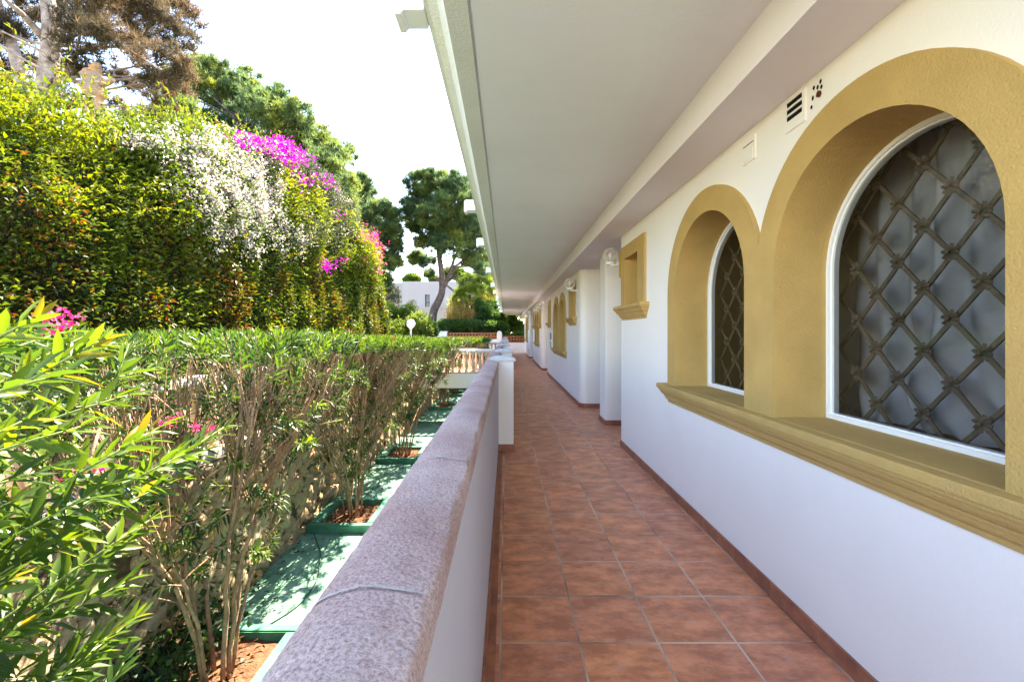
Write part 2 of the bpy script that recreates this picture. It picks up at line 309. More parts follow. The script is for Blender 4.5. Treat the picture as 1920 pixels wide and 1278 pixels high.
# ================================================================ BUILDING
bld = thing('apartment_building', 'long white gallery building with ochre arched windows and deep eaves', 'building')
CH = 2.575; CL = 2.39
prof = [(3.4, CL), (1.02, CL), (1.02, CH), (-.135, CH), (-.137, CH+.012), (-.150, CH+.012), (-.152, CH-.006), (-.245, CH-.006),
        (-.250, CH+.012), (-.262, CH+.05), (-.29, CH+.095), (-.335, CH+.125), (-.352, CH+.13), (-.352, CH+.19), (-.372, CH+.195), (-.372, CH+.33), (3.4, CH+.9)]
def sweep(prof, y0, y1, closed=True):
    mb = MB(); n = len(prof); mb.add([(x, y0, z) for x, z in prof]+[(x, y1, z) for x, z in prof], [(i, (i+1) % n, n+(i+1) % n, n+i) for i in range(n if closed else n-1)])
    if closed: mb.f += [tuple(range(n))[::-1], tuple(range(n, 2*n))]
    return mb
sweep([(-.138, CH+.02), (-.138, CH), (1.02, CH), (1.02, CH+.02)], -1.5, 37.5).build('ceiling', 'soffit', bld)
sweep([(1.02, CH), (1.02, CL), (3.4, CL), (3.4, CH)], -1.5, 37.5).build('dropped_ceiling', 'soffit', bld)
sweep([(-.138, CH+.03), (-.138, CH+.012), (-.150, CH+.012), (-.152, CH-.006), (-.243, CH-.006), (-.247, CH+.012), (-.262, CH+.05), (-.29, CH+.095), (-.335, CH+.125), (-.352, CH+.13), (-.352, CH+.19), (-.372, CH+.195), (-.372, CH+.33), (-.2, CH+.36)], -1.5, 37.5).build('eaves_cornice', 'beamtex', bld, bevel=0)
sweep([(-.30, CH+.33), (-.30, CH+.2), (3.4, CH+.2), (3.4, CH+.9)], -1.5, 37.5).build('roof', 'beamtex', bld)
b_ = 1.45
for yb in (1.464, 3.72, 5.19, 7.48, 9.76, 11.5, 13.97, 16.2, 18.5, 20.8, 23.1):
    y = yb*b_-.135; z = H+b_; mb = MB(); wd = .135
    pr = [(-.372, z), (-.47, z), (-.478, z-.018), (-.507, z-.018), (-.507, z+.10), (-.495, z+.125), (-.372, z+.125)]
    n = len(pr); mb.add([(x, y, q) for x, q in pr]+[(x, y+wd, q) for x, q in pr], [(i, (i+1) % n, n+(i+1) % n, n+i) for i in range(n)]+[tuple(range(n))[::-1], tuple(range(n, 2*n))])
    mb.build('rafter_end', 'plaster', bld, bevel=.004)
# --- windows
def arch(c, r, z0, zc, n=28):           # closed loop: bottom right, up, over, down
    return [(c-r, z0)]+[(c-r*math.cos(PI*k/n), zc+r*math.sin(PI*k/n)) for k in range(n+1)]+[(c+r, z0)]
ZS = H-.41; ZC = H+.285; RO = .645; RI = .495
def sill(xw, y0, y1, zt, prof, parent, m='ochre'):
    mb = MB(); vs = []
    for o, z in prof: vs += [(xw+.01, y0-o, zt+z), (xw-o, y0-o, zt+z), (xw-o, y1+o, zt+z), (xw+.01, y1+o, zt+z)]
    fs = []
    for i in range(len(prof)-1):
        for k in range(3): a = i*4+k; fs.append((a, a+1, a+5, a+4))
    fs.append((0, 1, 2, 3)); e = (len(prof)-1)*4; fs.append((e, e+3, e+2, e+1)); mb.add(vs, fs)
    for i in range(len(prof)-1): mb.f.append((i*4+3, i*4, i*4+4, i*4+7))
    return mb.build('sill', m, parent, smooth=True, bevel=.0015)
SP = [(.0, .0), (.078, .0), (.082, -.004), (.082, -.034), (.070, -.038), (.070, -.05), (.062, -.053), (.058, -.066), (.048, -.080), (.038, -.088), (.036, -.098), (.030, -.101), (.028, -.112), (.020, -.124), (.012, -.130), (.010, -.148), (0, -.15)]
holes_by_wall = {}
def arch_window(xw, cs, ro, ri, depth=.225, grille=True, real=False, label=None):
    w = link(bpy.data.objects.new('arched_window', None), bld)
    if label: w['label'] = label
    xp = xw-.026; hs = [arch(c, ri, ZS, ZC) for c in cs]
    # union outline of the overlapping arches
    cs = sorted(cs); out = []
    lo, hi = cs[0]-ro, cs[-1]+ro
    N = 160; ys = [lo+(hi-lo)*i/N for i in range(N+1)]
    for i, c in enumerate(cs):
        a0 = lo if i == 0 else (cs[i-1]+c)/2; a1 = hi if i == len(cs)-1 else (c+cs[i+1])/2
        t0 = math.acos(max(-1, min(1, (c-a0)/ro))); t1 = math.acos(max(-1, min(1, (c-a1)/ro)))
        for k in range(33):
            tt = t0+(t1-t0)*k/32; q = (c-ro*math.cos(tt), ZC+ro*math.sin(tt))
            if not out or abs(out[-1][0]-q[0])+abs(out[-1][1]-q[1]) > 1e-4: out.append(q)
    out = [(lo, ZS-.002)]+out+[(hi, ZS-.002)]
    hs2 = [arch(c, ri, ZS+.001, ZC) for c in cs]
    mb = MB(); plate(mb, out, hs2, xp); strip(mb, out, xp, xw+.02)
    for h in hs2: strip(mb, h, xp, xw+depth+.04)
    mb.build('frame', 'ochre', w, recalc=False)
    # stool inside the reveal
    mb = MB()
    for c in cs: mb.box(xw-.02, xw+depth+.03, c-ri-.005, c+ri+.005, ZS-.04, ZS+.0025)
    sill(xw, lo-.02, hi+.02, ZS, SP, w)
    mb.build('stool', 'ochre', w)
    for c in cs:
        xs = xw+depth; mb = MB(); o = arch(c, ri-.001, ZS+.003, ZC); i_ = arch(c, ri-.018, ZS+.022, ZC)
        plate(mb, o, [i_], xs); strip(mb, i_, xs, xs+.012); i2 = arch(c, ri-.025, ZS+.029, ZC); plate(mb, i_, [i2], xs+.012); strip(mb, i2, xs+.012, xs+.045)
        mb.build('sash', 'white_metal', w, recalc=False)
        mb = MB(); plate(mb, arch(c, ri-.023, ZS+.027, ZC), [], xs+.022); mb.build('pane', 'pane' if real else 'wglass', w, recalc=False)
        if real:
            mb = MB(); mr = MB(); py, pz = .222, .245; xg = xs+.11; y0 = 1.751; z0 = H-.0706
            inside = lambda y, z, e=0: (abs(y-c) < ri+e and z < ZC) or (y-c)**2+(z-ZC)**2 < (ri+e)**2
            def bar(A, Bq, x):
                d = Vector((0, Bq[0]-A[0], Bq[1]-A[1])).normalized(); nn = Vector((0, -d.z, d.y))*.0085
                a = Vector((x, *A)); b = Vector((x, *Bq)); o = Vector((.008, 0, 0))
                mb.add([a-nn, a+nn, b+nn, b-nn, a-nn+o, a+nn+o, b+nn+o, b-nn+o], [(0,1,2,3),(4,7,6,5),(0,4,5,1),(1,5,6,2),(2,6,7,3),(3,7,4,0)])
            for s in (1, -1):
                for k in range(-14, 15):
                    pts = []; 
                    for q in range(-90, 91):
                        y = y0+k*py+q*py*.05; z = z0+s*q*pz*.05
                        # walk
                    # sample the diagonal through (y0+k*py, z0)
                    run = []
                    for q in range(-160, 161):
                        y = y0+k*py+q*.02; z = z0+s*q*.02*pz/py
                        if z > ZS-.02 and inside(y, z, .07): run.append((y, z))
                    if len(run) > 1: bar(run[0], run[-1], xg+(0 if s == 1 else .009))
            for a in range(-12, 13):
                for q in range(-8, 9):
                    for (oy, oz) in ((0, 0), (.5, .5)):
                        y = y0+(a+oy)*py; z = z0+(q+oz)*pz
                        if z < ZS+.03 or not inside(y, z, .06): continue
                        mr.sphere((xg-.014, y, z), .0085, 8, 6)
                        for k in range(8):
                            an = 2*PI*k/8+.2; ey, ez = math.cos(an), math.sin(an)
                            cc = Vector((xg-.006, y+ey*.019, z+ez*.019)); vs = []; fs = []
                            tt = Vector((0, -ez, ey)); e = Vector((0, ey, ez))
                            for rr, hh in ((-.016, .006), (0, .0), (.014, .004)):
                                ww = .0085 if rr == 0 else (.003 if rr < 0 else .007)
                                vs += [cc+e*rr-tt*ww+Vector((.006, 0, 0)), cc+e*rr+Vector((-.006+hh, 0, 0)), cc+e*rr+tt*ww+Vector((.006, 0, 0))]
                            fs = [(0,1,4,3),(1,2,5,4),(3,4,7,6),(4,5,8,7),(6,7,8),(0,2,1)]
                            mr.add(vs, fs)
            mb.v, mb.f = mb.v, mb.f; mb.add(mr.v, mr.f); mb.build('grille', 'iron', w)
    holes_by_wall.setdefault(xw, []).extend(arch(c, ri+.012, ZS-.012, ZC) for c in cs)
def niche(xw, y0, y1, label=None):
    w = link(bpy.data.objects.new('niche_window', None), bld); zt, zb = H+.94, H+.285
    if label: w['label'] = label
    l, r_ = .135, .21; xp = xw-.024
    out = [(y0, zb-.002), (y0, zt), (y1, zt), (y1, zb-.002)]; h = [(y0+r_, zb+.0), (y0+r_, zt-.14), (y1-l, zt-.14), (y1-l, zb+.0)]
    h = [(a, b if b > zb+.01 else zb+.001) for a, b in h]
    mb = MB(); plate(mb, out, [h], xp); strip(mb, out, xp, xw+.02); strip(mb, h, xp, xw+.22)
    mb.build('frame', 'ochre', w, recalc=False)
    mb = MB(); plate(mb, h, [], xw+.20); mb.build('panel', 'ochre', w, recalc=False)
    sill(xw, y0-.0, y1-.0, zb, [(o*1.12, z) for o, z in SP], w)
    q = .01; holes_by_wall.setdefault(xw, []).append([(h[0][0]-q, h[0][1]-q), (h[1][0]-q, h[1][1]+q), (h[2][0]+q, h[2][1]+q), (h[3][0]+q, h[3][1]-q)])
X1 = 1.31
arch_window(X1, [1.635, 2.89], RO, RI, real=True, label='nearest pair of arches with iron lattice grilles')
niche(X1, 4.15, 4.985)
X2 = 1.275; X3 = 1.22; X4 = 1.14
arch_window(X2, [10.08, 11.33], .62, .46); niche(X2, 8.12, 8.95); niche(X2, 12.75, 13.45)
arch_window(X3, [17.2, 18.4], .6, .45); niche(X3, 15.6, 16.3); niche(X3, 19.4, 20.1)
arch_window(X4, [24.4, 25.6], .6, .45); niche(X4, 23.0, 23.7)
def wall(xw, y0, y1, near_ret, far_ret, rad=.1):
    mb = MB(); zt = CL
    a, b = y0+(rad if near_ret else 0), y1-(.0)
    plate(mb, [(a, -.02), (a, zt), (b, zt), (b, -.02)], holes_by_wall.get(xw, []), xw)
    for h in holes_by_wall.get(xw, []): strip(mb, h, xw, xw+.05)
    loop = []
    if near_ret:
        k0 = len(mb.v); n = 8; pts = [(xw+rad-rad*math.cos(PI/2*k/n), y0+rad-rad*math.sin(PI/2*k/n)) for k in range(n+1)]+[(3.2, y0)]
        mb.add([(x, y, -.02) for x, y in pts]+[(x, y, zt) for x, y in pts], [(i, i+1, i+2+n+1, i+1+n+1) for i in range(n+1)])
    if far_ret: mb.add([(xw, y1, -.02), (3.2, y1, -.02), (3.2, y1, zt), (xw, y1, zt)], [(0,1,2,3)])
    o = mb.build('wall', 'plaster', bld, recalc=False)
    o.data.polygons.foreach_set('use_smooth', [True]*len(o.data.polygons)); o.data.set_sharp_from_angle(angle=R(40))
    # skirting of terracotta tiles
    sk = MB(); gr = MB(); y = y0+(rad if near_ret else 0); t_ = .011
    k = math.ceil((y-.207)/T)*T+.207
    ys = [y]; 
    while k < y1: ys.append(k); k += T
    ys.append(y1)
    for p0, p1 in zip(ys, ys[1:]):
        if p1-p0 > .012: sk.box(xw-t_, xw+.004, p0+.002, p1-.002, .0, .072)
    if near_ret:
        n = 8; rr = rad+t_
        for (za, zb_) in ((0, .072),):
            pts = [(xw+rad-rr*math.cos(PI/2*k/n), y0+rad-rr*math.sin(PI/2*k/n)) for k in range(n+1)]+[(3.1, y0-t_)]
            pin = [(xw+rad-rad*math.cos(PI/2*k/n), y0+rad-rad*math.sin(PI/2*k/n)) for k in range(n+1)]+[(3.1, y0)]
            m_ = len(pts); sk.add([(x, q, 0) for x, q in pts]+[(x, q, .072) for x, q in pts]+[(x, q, .072) for x, q in pin], [(i, i+1, m_+i+1, m_+i) for i in range(m_-1)]+[(m_+i, m_+i+1, 2*m_+i+1, 2*m_+i) for i in range(m_-1)])
    if far_ret: sk.box(xw-t_, 3.1, y1, y1+t_, 0, .072)
    sk.build('skirting', 'skirt', bld); 
    MB().box(xw-t_+.002, xw+.003, y0+(rad if near_ret else 0)+.001, y1-.002, 0, .070).build('grout_line', 'grout', bld)
wall(X1, -1.5, 5.06, False, True)
wall(X2, 7.65, 13.87, True, True, .14)
wall(X3, 15.2, 20.5, True, True, .14)
wall(X4, 22.4, 28.4, True, True, .14)
MB().box(3.1, 3.3, -1.5, 28.4, -.02, CL).build('back_wall', 'plaster', bld)
mb = MB(); mb.box(1.387, 3.15, 6.2, 6.6, -.01, CL+.01); mb.build('pier', 'plaster', bld, bevel=.01)
mb = MB(); mb.box(1.375, 3.1, 6.188, 6.612, 0, .072); mb.build('skirting', 'skirt', bld)
# dark room behind the near windows
mb = MB(); ra, rb_ = 1.58, 3.0
mb.add([(ra,.3,.2),(rb_,.3,.2),(rb_,4.9,.2),(ra,4.9,.2),(ra,.3,2.37),(rb_,.3,2.37),(rb_,4.9,2.37),(ra,4.9,2.37)], [(0,1,2,3),(4,7,6,5),(0,4,5,1),(1,5,6,2),(2,6,7,3)])
mb.build('interior_wall', 'room', bld, recalc=False)
# sheer curtains
def curtain(y0, y1, xc, label, seed, gather):
    r = random.Random(seed); ny, nz = 110, 50; vs = []; fs = []
    ph = [r.uniform(0, 6) for _ in range(6)]
    for j in range(nz+1):
        z = ZS+.0+j/nz*(1.25); zz = j/nz
        for i in range(ny+1):
            s = i/ny; sw = max(0, 1-zz*2.2)
            y = y0+(y1-y0)*s+sw*sw*gather*math.sin(s*PI)*.5
            x = xc+.020*math.sin(s*58+ph[0]+1.2*math.sin(zz*3+ph[1]))+.018*math.sin(s*23+ph[2]+zz*1.7)+.05*sw*math.sin(s*9+ph[3]+zz*9)+.03*sw*math.sin(s*31-zz*22+ph[4])
            vs.append((x, y, z+.012*math.sin(s*40+ph[5])*(1-zz)))
    for j in range(nz):
        for i in range(ny): a = j*(ny+1)+i; fs.append((a, a+1, a+ny+2, a+ny+1))
    o = MB().add(vs, fs).build('curtain', 'sheer', None, smooth='all', recalc=False); tag(o, label, 'curtain', 'sheer curtains behind the near grilles')
curtain(1.0, 2.26, 1.76, 'crumpled white sheer curtain behind the nearest big lattice grille', 3, -.22)
curtain(2.50, 3.05, 1.80, 'dim sheer curtain inside the smaller-looking second arch from the right', 9, .05)
# vents and plates on the near wall
v = link(bpy.data.objects.new('wall_vent', None), bld); v['label'] = 'louvred vent with three dark slots'
mb = MB(); mb.box(X1-.006, X1+.004, 1.935, 2.075, H+.925, H+1.075); mb.build('plate', 'plaster', v, bevel=.002)
mb = MB()
for k in range(3): mb.box(X1-.009, X1-.004, 1.955, 2.055, H+.975+k*.032, H+.992+k*.032)
mb.build('slot', 'dark', v)
mb = MB()
for k in range(3): mb.add([(X1-.012,1.952,H+.992+k*.032),(X1-.012,2.058,H+.992+k*.032),(X1-.002,2.058,H+1.004+k*.032),(X1-.002,1.952,H+1.004+k*.032)], [(0,1,2,3)])
mb.build('slat', 'plaster', v, recalc=False)
v = link(bpy.data.objects.new('cover_plate', None), bld); v['label'] = 'blank white cover plate with a thin slot'
mb = MB(); mb.box(X1-.007, X1+.004, 2.325, 2.445, H+.915, H+1.045); mb.build('plate', 'plaster', v, bevel=.002)
MB().box(X1-.010, X1-.006, 2.335, 2.435, H+1.01, H+1.0125).build('slot', 'dark', v)
MB().box(X1-.010, X1-.006, 2.345, 2.43, H+.925, H+.985).build('flap', 'plaster', v, bevel=.001)
v = link(bpy.data.objects.new('drill_hole', None), bld)
hv = [(1.845, 1.045), (1.862, 1.03), (1.885, 1.04), (1.84, 1.02), (1.892, 1.0), (1.90, .965)]
for nm, mm_, L_ in (('hole', 'dark', hv), ('plug', 'rust', [(1.850, .995), (1.862, 1.002)])):
    for (y, z) in L_:
        mb = MB(); n = 9; rr = .0062 if nm == 'hole' else .009
        mb.add([(X1-.002, y+rr*math.cos(2*PI*k/n)*(1+.3*rnd.random()), H+z+1.4*rr*math.sin(2*PI*k/n)*(1+.3*rnd.random())) for k in range(n)], [tuple(range(n))]); mb.build(nm, mm_, v, recalc=False)
# fittings on the recess walls
for z, nm in ((H-.30, 'light_switch'), (H+.80, 'junction_box')):
    mb = MB(); mb.box(1.56, 1.62, 7.625, 7.652, z-.04, z+.05); o = mb.build(nm, 'white_metal', bld, bevel=.004)
# ================================================================ WALL LAMPS etc
def wall_lamp(x, y, z, plate_at, label):
    t = thing('wall_lamp', label, 'lamp', 'globe lamps along the gallery wall')
    r = .098
    MB().sphere((x, y, z), r, 28, 18).build('globe', 'lampglass', t, smooth='all')
    MB().lathe((x, y, z-r-.018), [(.045, 0), (.062, .006), (.062, .034), (.05, .045)], 20).build('fitter', 'white_metal', t, smooth=True)
    MB().lathe((x, y, z-.07), [(.013, 0), (.013, .035), (.022, .05), (.027, .08), (.018, .105), (.002, .115)], 14).build('bulb', 'globe', t, smooth='all')
    px, py = plate_at
    MB().tube([(x, y, z-r-.02), (x+(px-x)*.2, y+(py-y)*.2, z-r-.035), (px, py, z-r-.03)], [.014, .014, .014], 10).build('arm', 'white_metal', t, smooth=True)
    mb = MB()
    if abs(px-x) > abs(py-y): mb.box(px-.004, px+.018, py-.035, py+.035, z-r-.075, z-r+.03)
    else: mb.box(px-.035, px+.035, py-.02, py+.004, z-r-.075, z-r+.03)
    mb.build('backplate', 'white_metal', t, bevel=.003)
wall_lamp(1.29, 5.5, H+.95, (1.42, 5.09), 'nearest glass globe lamp, behind the closest niche window')
wall_lamp(1.14, 8.0, H+.885, (X2, 8.0), 'second glass globe lamp, over the niche past the rounded corner')
wall_lamp(1.09, 14.6, H+.90, (1.2, 15.2), 'third globe lamp, in the recess past the arched pair with notices')
wall_lamp(1.08, 15.9, H+.90, (X3, 15.9), 'fourth globe lamp, small and high above the third stretch of wall')
wall_lamp(1.0, 21.2, H+.90, (1.0+.15, 21.2), 'farthest globe lamp, a pale dot near the gallery end')
mb = MB(); mb.box(1.30, 1.36, 5.075, 5.13, H+.62, H+.93)
yb = thing('emergency_light', 'small bright yellow oblong casing beside the nearest globe lamp', 'wall light')
mb.build('casing', 'yellow', yb, bevel=.014); MB().box(1.297, 1.3005, 5.085, 5.12, H+.65, H+.90).build('lens', 'ochre', yb, bevel=0)
nb_ = thing('notice_case', 'white framed notice case beside the second arched window pair', 'notice board')
MB().box(X2-.03, X2-.001, 12.25, 12.72, H-.47, H+.03).build('frame', 'white_metal', nb_, bevel=.004)
MB().box(X2-.035, X2-.028, 12.30, 12.67, H-.20, H-.01).build('poster', 'print', nb_)
MB().box(X2-.035, X2-.028, 12.30, 12.67, H-.42, H-.24).build('notice', 'paper', nb_)
for k in range(5): MB().box(X2-.038, X2-.034, 12.34, 12.62, H-.40+k*.03, H-.39+k*.03).build('text_line', 'print', nb_)
# ================================================================ PARAPET
par = thing('parapet_wall', 'low white gallery wall with rounded pinkish concrete coping', 'wall')
segs = [(-1.5, 14.05), (15.45, 25.6)]
PX0, PX1 = -.235, -.0895
for a, b in segs: MB().box(PX0+.01, PX1, a, b, ZL-.01, .95).build('wall', 'plaster_shade', par)
MB().box(PX0+.012, PX1-.002, 14.0, 15.5, ZL, -.31).build('wall', 'plaster', par)
cp = [(-.0865, .940), (-.0865, .950), (-.0875, .974), (-.0915, .983), (-.099, .9865), (-.115, .990), (-.135, .994), (-.155, .996), (-.175, .995), (-.195, .991), (-.212, .985), (-.226, .977), (-.236, .966), (-.239, .952), (-.237, .938)]
# refine profile
rp = []
for q in range(len(cp)-1):
    m_ = 3
    for k in range(m_): f = k/m_; rp.append((cp[q][0]*(1-f)+cp[q+1][0]*f, cp[q][1]*(1-f)+cp[q+1][1]*f))
rp.append(cp[-1])
def coping(a, b):
    ys = []; y = a
    while y < b: ys.append(y); y += .006 if .2 < y < 1.3 else (.012 if y < 2.6 and y > 0 else .08)
    ys.append(b); vs = []; n = len(rp)
    for y in ys:
        for x, z in rp:
            e = 1.7 if (z < .987 and z > .965) else 1.0
            q = Vector((x*40, y*40, z*40)); d = noise.noise(q)*.0009*e+noise.noise(q*4)*.0005+noise.noise(q*.22)*.0008
            # chipped inner arris
            c = max(0, noise.noise(Vector((y*9, 3.3, 0)))-.12)*.016 if (-.096 < x < -.082 and z > .97) else 0
            jy = ((y-.53+.275) % .55)-.275; g = -.0022 if abs(jy) < .005 else 0
            vs.append((x-d*.4-c*.7, y, z+d-c*.5+g))
    fs = [(i*n+k, i*n+k+1, (i+1)*n+k+1, (i+1)*n+k) for i in range(len(ys)-1) for k in range(n-1)]
    fs += [tuple(range(n)), tuple(range(len(vs)-n, len(vs)))]
    MB().add(vs, fs).build('coping', 'coping', par, smooth='all')
for a, b in segs: coping(a, b)
mb = MB(); y = .53
while y < 14:
    vs = []; n = len(cp); wv = .0022
    for s in (-1, 1):
        for i, (x, z) in enumerate(cp[4:-2]):
            vs.append((x*1.0+(.0005 if x > -.1 else -.0005), y+s*wv*(1+.6*noise.noise(Vector((i*.7, y*3, s*4))))+.0015*math.sin(i*1.9+y), z+.0012+.0012*noise.noise(Vector((i*.9, y*7, s)))))
    n = len(cp)-6; mb.add(vs, [(i, i+1, n+i+1, n+i) for i in range(n-1)]); y += .55
mb.build('mortar_joint', 'mortar', par, recalc=False, smooth='all')
mb = MB(); mb.box(PX1-.003, PX1+.012, -1.5, 14.05, 0, .072); mb.box(PX1-.003, PX1+.012, 15.45, 25.5, 0, .072); mb.build('skirting', 'skirt', par)
MB().box(PX1, -.045, -1.5, 4.86, -.01, .004).build('edge_strip', 'skirt', par)
for (y, xr) in ((4.86, .094), (6.95, .10), (10.3, .08), (13.8, .08), (15.45, .08), (19.5, .07), (25.5, .07)):
    p_ = link(bpy.data.objects.new('pillar', None), par); x0, x1 = -.168+.0, xr-.006; d_ = .25
    MB().box(x0 if y > 5 else -.16, x1-.012, y, y+d_, -.01, .986).build('shaft', 'plaster', p_, bevel=.004)
    MB().box(x0+.02, x1, y-.012, y+d_+.01, 0, .075).build('skirting', 'skirt', p_)
    a0, a1, b0, b1 = x0-.022, x1+.012, y-.03, y+d_+.03; mb = MB()
    lv = [(0, .984), (0, 1.008), (-.012, 1.014), (-.045, 1.028), (-.08, 1.038)]; vs = []; fs = []
    for o, z in lv: vs += [(a0-o, b0-o, z), (a1+o, b0-o, z), (a1+o, b1+o, z), (a0-o, b1+o, z)]
    for i in range(len(lv)-1):
        for k in range(4): fs.append((i*4+k, i*4+(k+1) % 4, i*4+4+(k+1) % 4, i*4+4+k))
    fs += [(0, 3, 2, 1), tuple(range(len(vs)-4, len(vs)))]; mb.add(vs, fs).build('cap', 'capc', p_, bevel=.004)
# ================================================================ BALUSTRADES, BRIDGES
BP = [(.060, 0), (.060, .045), (.040, .055), (.036, .075), (.048, .105), (.060, .16), (.064, .21), (.056, .28), (.040, .36), (.030, .44), (.030, .47), (.042, .485), (.042, .50), (.034, .515), (.052, .545), (.058, .56), (.058, .60)]
bal_me = None
def baluster(parent, x, y, z, s=1.0):
    global bal_me
    if bal_me is None:
        o = MB().lathe((0, 0, 0), BP, 16).build('baluster', 'baluster', parent, smooth=True); bal_me = o.data
    else:
        o = bpy.data.objects.new('baluster', bal_me); link(o, parent)
    o.location = (x, y, z); o.scale = (s, s, s); return o
def bridge(y0, y1, label, x0=xw-.1, x1=-.09):
    t = thing('footbridge', label, 'footbridge', 'white footbridges over the sunken path')
    MB().box(x0, x1-.01, y0, y1, -.46, -.005).build('deck', 'plaster', t, bevel=.006)
    for yy in (y0+.10, y1-.10):
        MB().box(x0, x1-.09, yy-.075, yy+.075, -.004, .05).build('plinth', 'baluster', t, bevel=.006)
        MB().box(x0, x1-.09, yy-.085, yy+.085, .653, .735).build('handrail', 'rail', t, bevel=.018)
        n = int((x1-x0-.2)/.215)
        for k in range(n): baluster(t, x0+.12+k*.215, yy, .051, 1.0)
bridge(14.0, 15.5, 'nearer white footbridge with peach balusters joining the gallery')
bridge(24.4, 25.8, 'farther footbridge seen small behind the second clipped hedge')
sb = thing('balustrade', 'long peach balustrade standing on the stone retaining wall behind the oleanders', 'balustrade')
MB().box(xw-.28, xw-.06, .4, 13.98, -.03, .06).build('plinth', 'rail', sb, bevel=.008)
MB().box(xw-.27, xw-.07, .4, 13.98, .755, .85).build('handrail', 'rail', sb, bevel=.02)
y = .55
while y < 13.9: baluster(sb, xw-.17, y, .061, 1.155); y += .235
# ---- stone retaining wall
sw = thing('retaining_wall', 'rough honey coloured stone retaining wall along the sunken green path', 'wall')
gy = np.arange(-1, 14.0, .028); gy = np.concatenate([gy, np.arange(14.0, 28.9, .08)]); gz = np.linspace(ZL-.02, -.035, 62)
Yg, Zg = np.meshgrid(gy, gz); n_seed = 2300; sx = rng.uniform(-1.5, 29, n_seed); sz = rng.uniform(ZL-.3, .3, n_seed)
# relax seeds slightly by rejecting close ones
keep = []
for i in range(n_seed):
    ok = True
    for j in keep[-400:]:
        if (sx[i]-sx[j])**2/1.3+(sz[i]-sz[j])**2 < .15**2: ok = False; break
    if ok: keep.append(i)
sx = sx[keep]; sz = sz[keep]
order = np.argsort(sx); sx = sx[order]; sz = sz[order]; hgt = rng.uniform(-.02, .045, len(sx)); tnt = rng.uniform(.26, 1, len(sx))**1.15; tx_ = rng.normal(0, .25, len(sx)); tz_ = rng.normal(0, .25, len(sx))
d1 = np.full(Yg.shape, 9.); d2 = np.full(Yg.shape, 9.); id1 = np.zeros(Yg.shape, int)
Yw = Yg+.035*np.sin(Zg*23+Yg*3)+.02*np.sin(Yg*41+Zg*13); Zw = Zg+.03*np.sin(Yg*17+Zg*5)+.018*np.sin(Zg*37-Yg*29)
for i in range(len(sx)):
    a = np.searchsorted(gy, sx[i]-.7); b = np.searchsorted(gy, sx[i]+.7)
    if b <= a: continue
    dd = np.hypot((Yw[:, a:b]-sx[i])/1.15, Zw[:, a:b]-sz[i]); s1 = d1[:, a:b]; s2 = d2[:, a:b]; ii = id1[:, a:b]
    new = dd < s1; s2[:] = np.where(new, s1, np.minimum(s2, dd)); ii[:] = np.where(new, i, ii); s1[:] = np.where(new, dd, s1)
edge = np.clip((d2-d1)/.055, 0, 1)
rough = .008*np.sin(Yg*71+Zg*53)*np.sin(Zg*83-Yg*31)+.006*np.sin(Yg*131)*np.sin(Zg*117)
X = xw+(edge**.6)*(.055+hgt[id1])+edge*(rough+(Yg-sx[id1])*tx_[id1]*.5+(Zg-sz[id1])*tz_[id1]*.5)-.03
tv = np.where(edge < .22, .12, tnt[id1])
vs = np.stack([X, Yg, Zg], -1).reshape(-1, 3); nyy = len(gy); I = np.arange(len(gz)-1)[:, None]*nyy+np.arange(nyy-1)[None, :]
fq = np.stack([I, I+1, I+1+nyy, I+nyy], -1).reshape(-1, 4)
me = bpy.data.meshes.new('stonework'); me.vertices.add(len(vs)); me.vertices.foreach_set('co', vs.astype(np.float32).ravel()); me.loops.add(fq.size); me.loops.foreach_set('vertex_index', fq.astype(np.int32).ravel())
me.polygons.add(len(fq)); me.polygons.foreach_set('loop_start', np.arange(0, fq.size, 4, dtype=np.int32)); me.update(calc_edges=True)
at = me.attributes.new('tint', 'FLOAT', 'POINT'); at.data.foreach_set('value', tv.ravel().astype(np.float32)); me.materials.append(M['stone']); link(bpy.data.objects.new('stonework', me), sw)
MB().box(xw-.30, xw-.03, -1, 28.9, -.07, -.031).build('top_course', 'cement', sw)
MB().box(xw-.30, xw-.10, -1, 28.9, ZL, -.071).build('backing', 'cement', sw)
# ---- planters (green kerbs) and hose
def planter(yc, label):
    t = thing('planter', label, 'planter', 'green kerbed planting pits in the sunken path')
    x0, x1, y0, y1 = -2.955, -1.98, yc-.56, yc+.56; k = .11; h = ZL+.12; mb = MB()
    mb.box(x0, x1, y0, y0+k, ZL-.005, h); mb.box(x0, x1, y1-k, y1, ZL-.005, h); mb.box(x1-k, x1, y0+k+.001, y1-k-.001, ZL-.005, h); mb.box(x0, x0+.16, y0+k+.001, y1-k-.001, ZL-.005, h)
    mb.build('kerb', 'greenkerb', t, bevel=.012)
    mb = MB(); n = 14; vs = []
    for j in range(n+1):
        for i in range(n+1):
            x = x0+.12+(x1-k-x0-.10)*i/n; y = y0+k-.02+(y1-y0-2*k+.04)*j/n
            vs.append((x, y, ZL+.035+.03*noise.noise(Vector((x*6, y*6, 0)))))
    mb.add(vs, [(j*(n+1)+i, j*(n+1)+i+1, (j+1)*(n+1)+i+1, (j+1)*(n+1)+i) for j in range(n) for i in range(n)]).build('soil', 'soil', t, recalc=False)
PY = [.55, 3.75, 7.05, 10.5, 17.3, 20.9, 23.2]
words = ['nearest, under the big leaved oleander at the left edge', 'second, at the lower edge of the photo by the ivy', 'third, with the coiled green hose beside it', 'fourth, in the sunny stretch before the footbridge', 'fifth, just past the footbridge', 'sixth, far along beyond the footbridge', 'seventh, the last one before the far footbridge']
for y, wd in zip(PY, words): planter(y, 'green kerbed planting pit, '+wd)
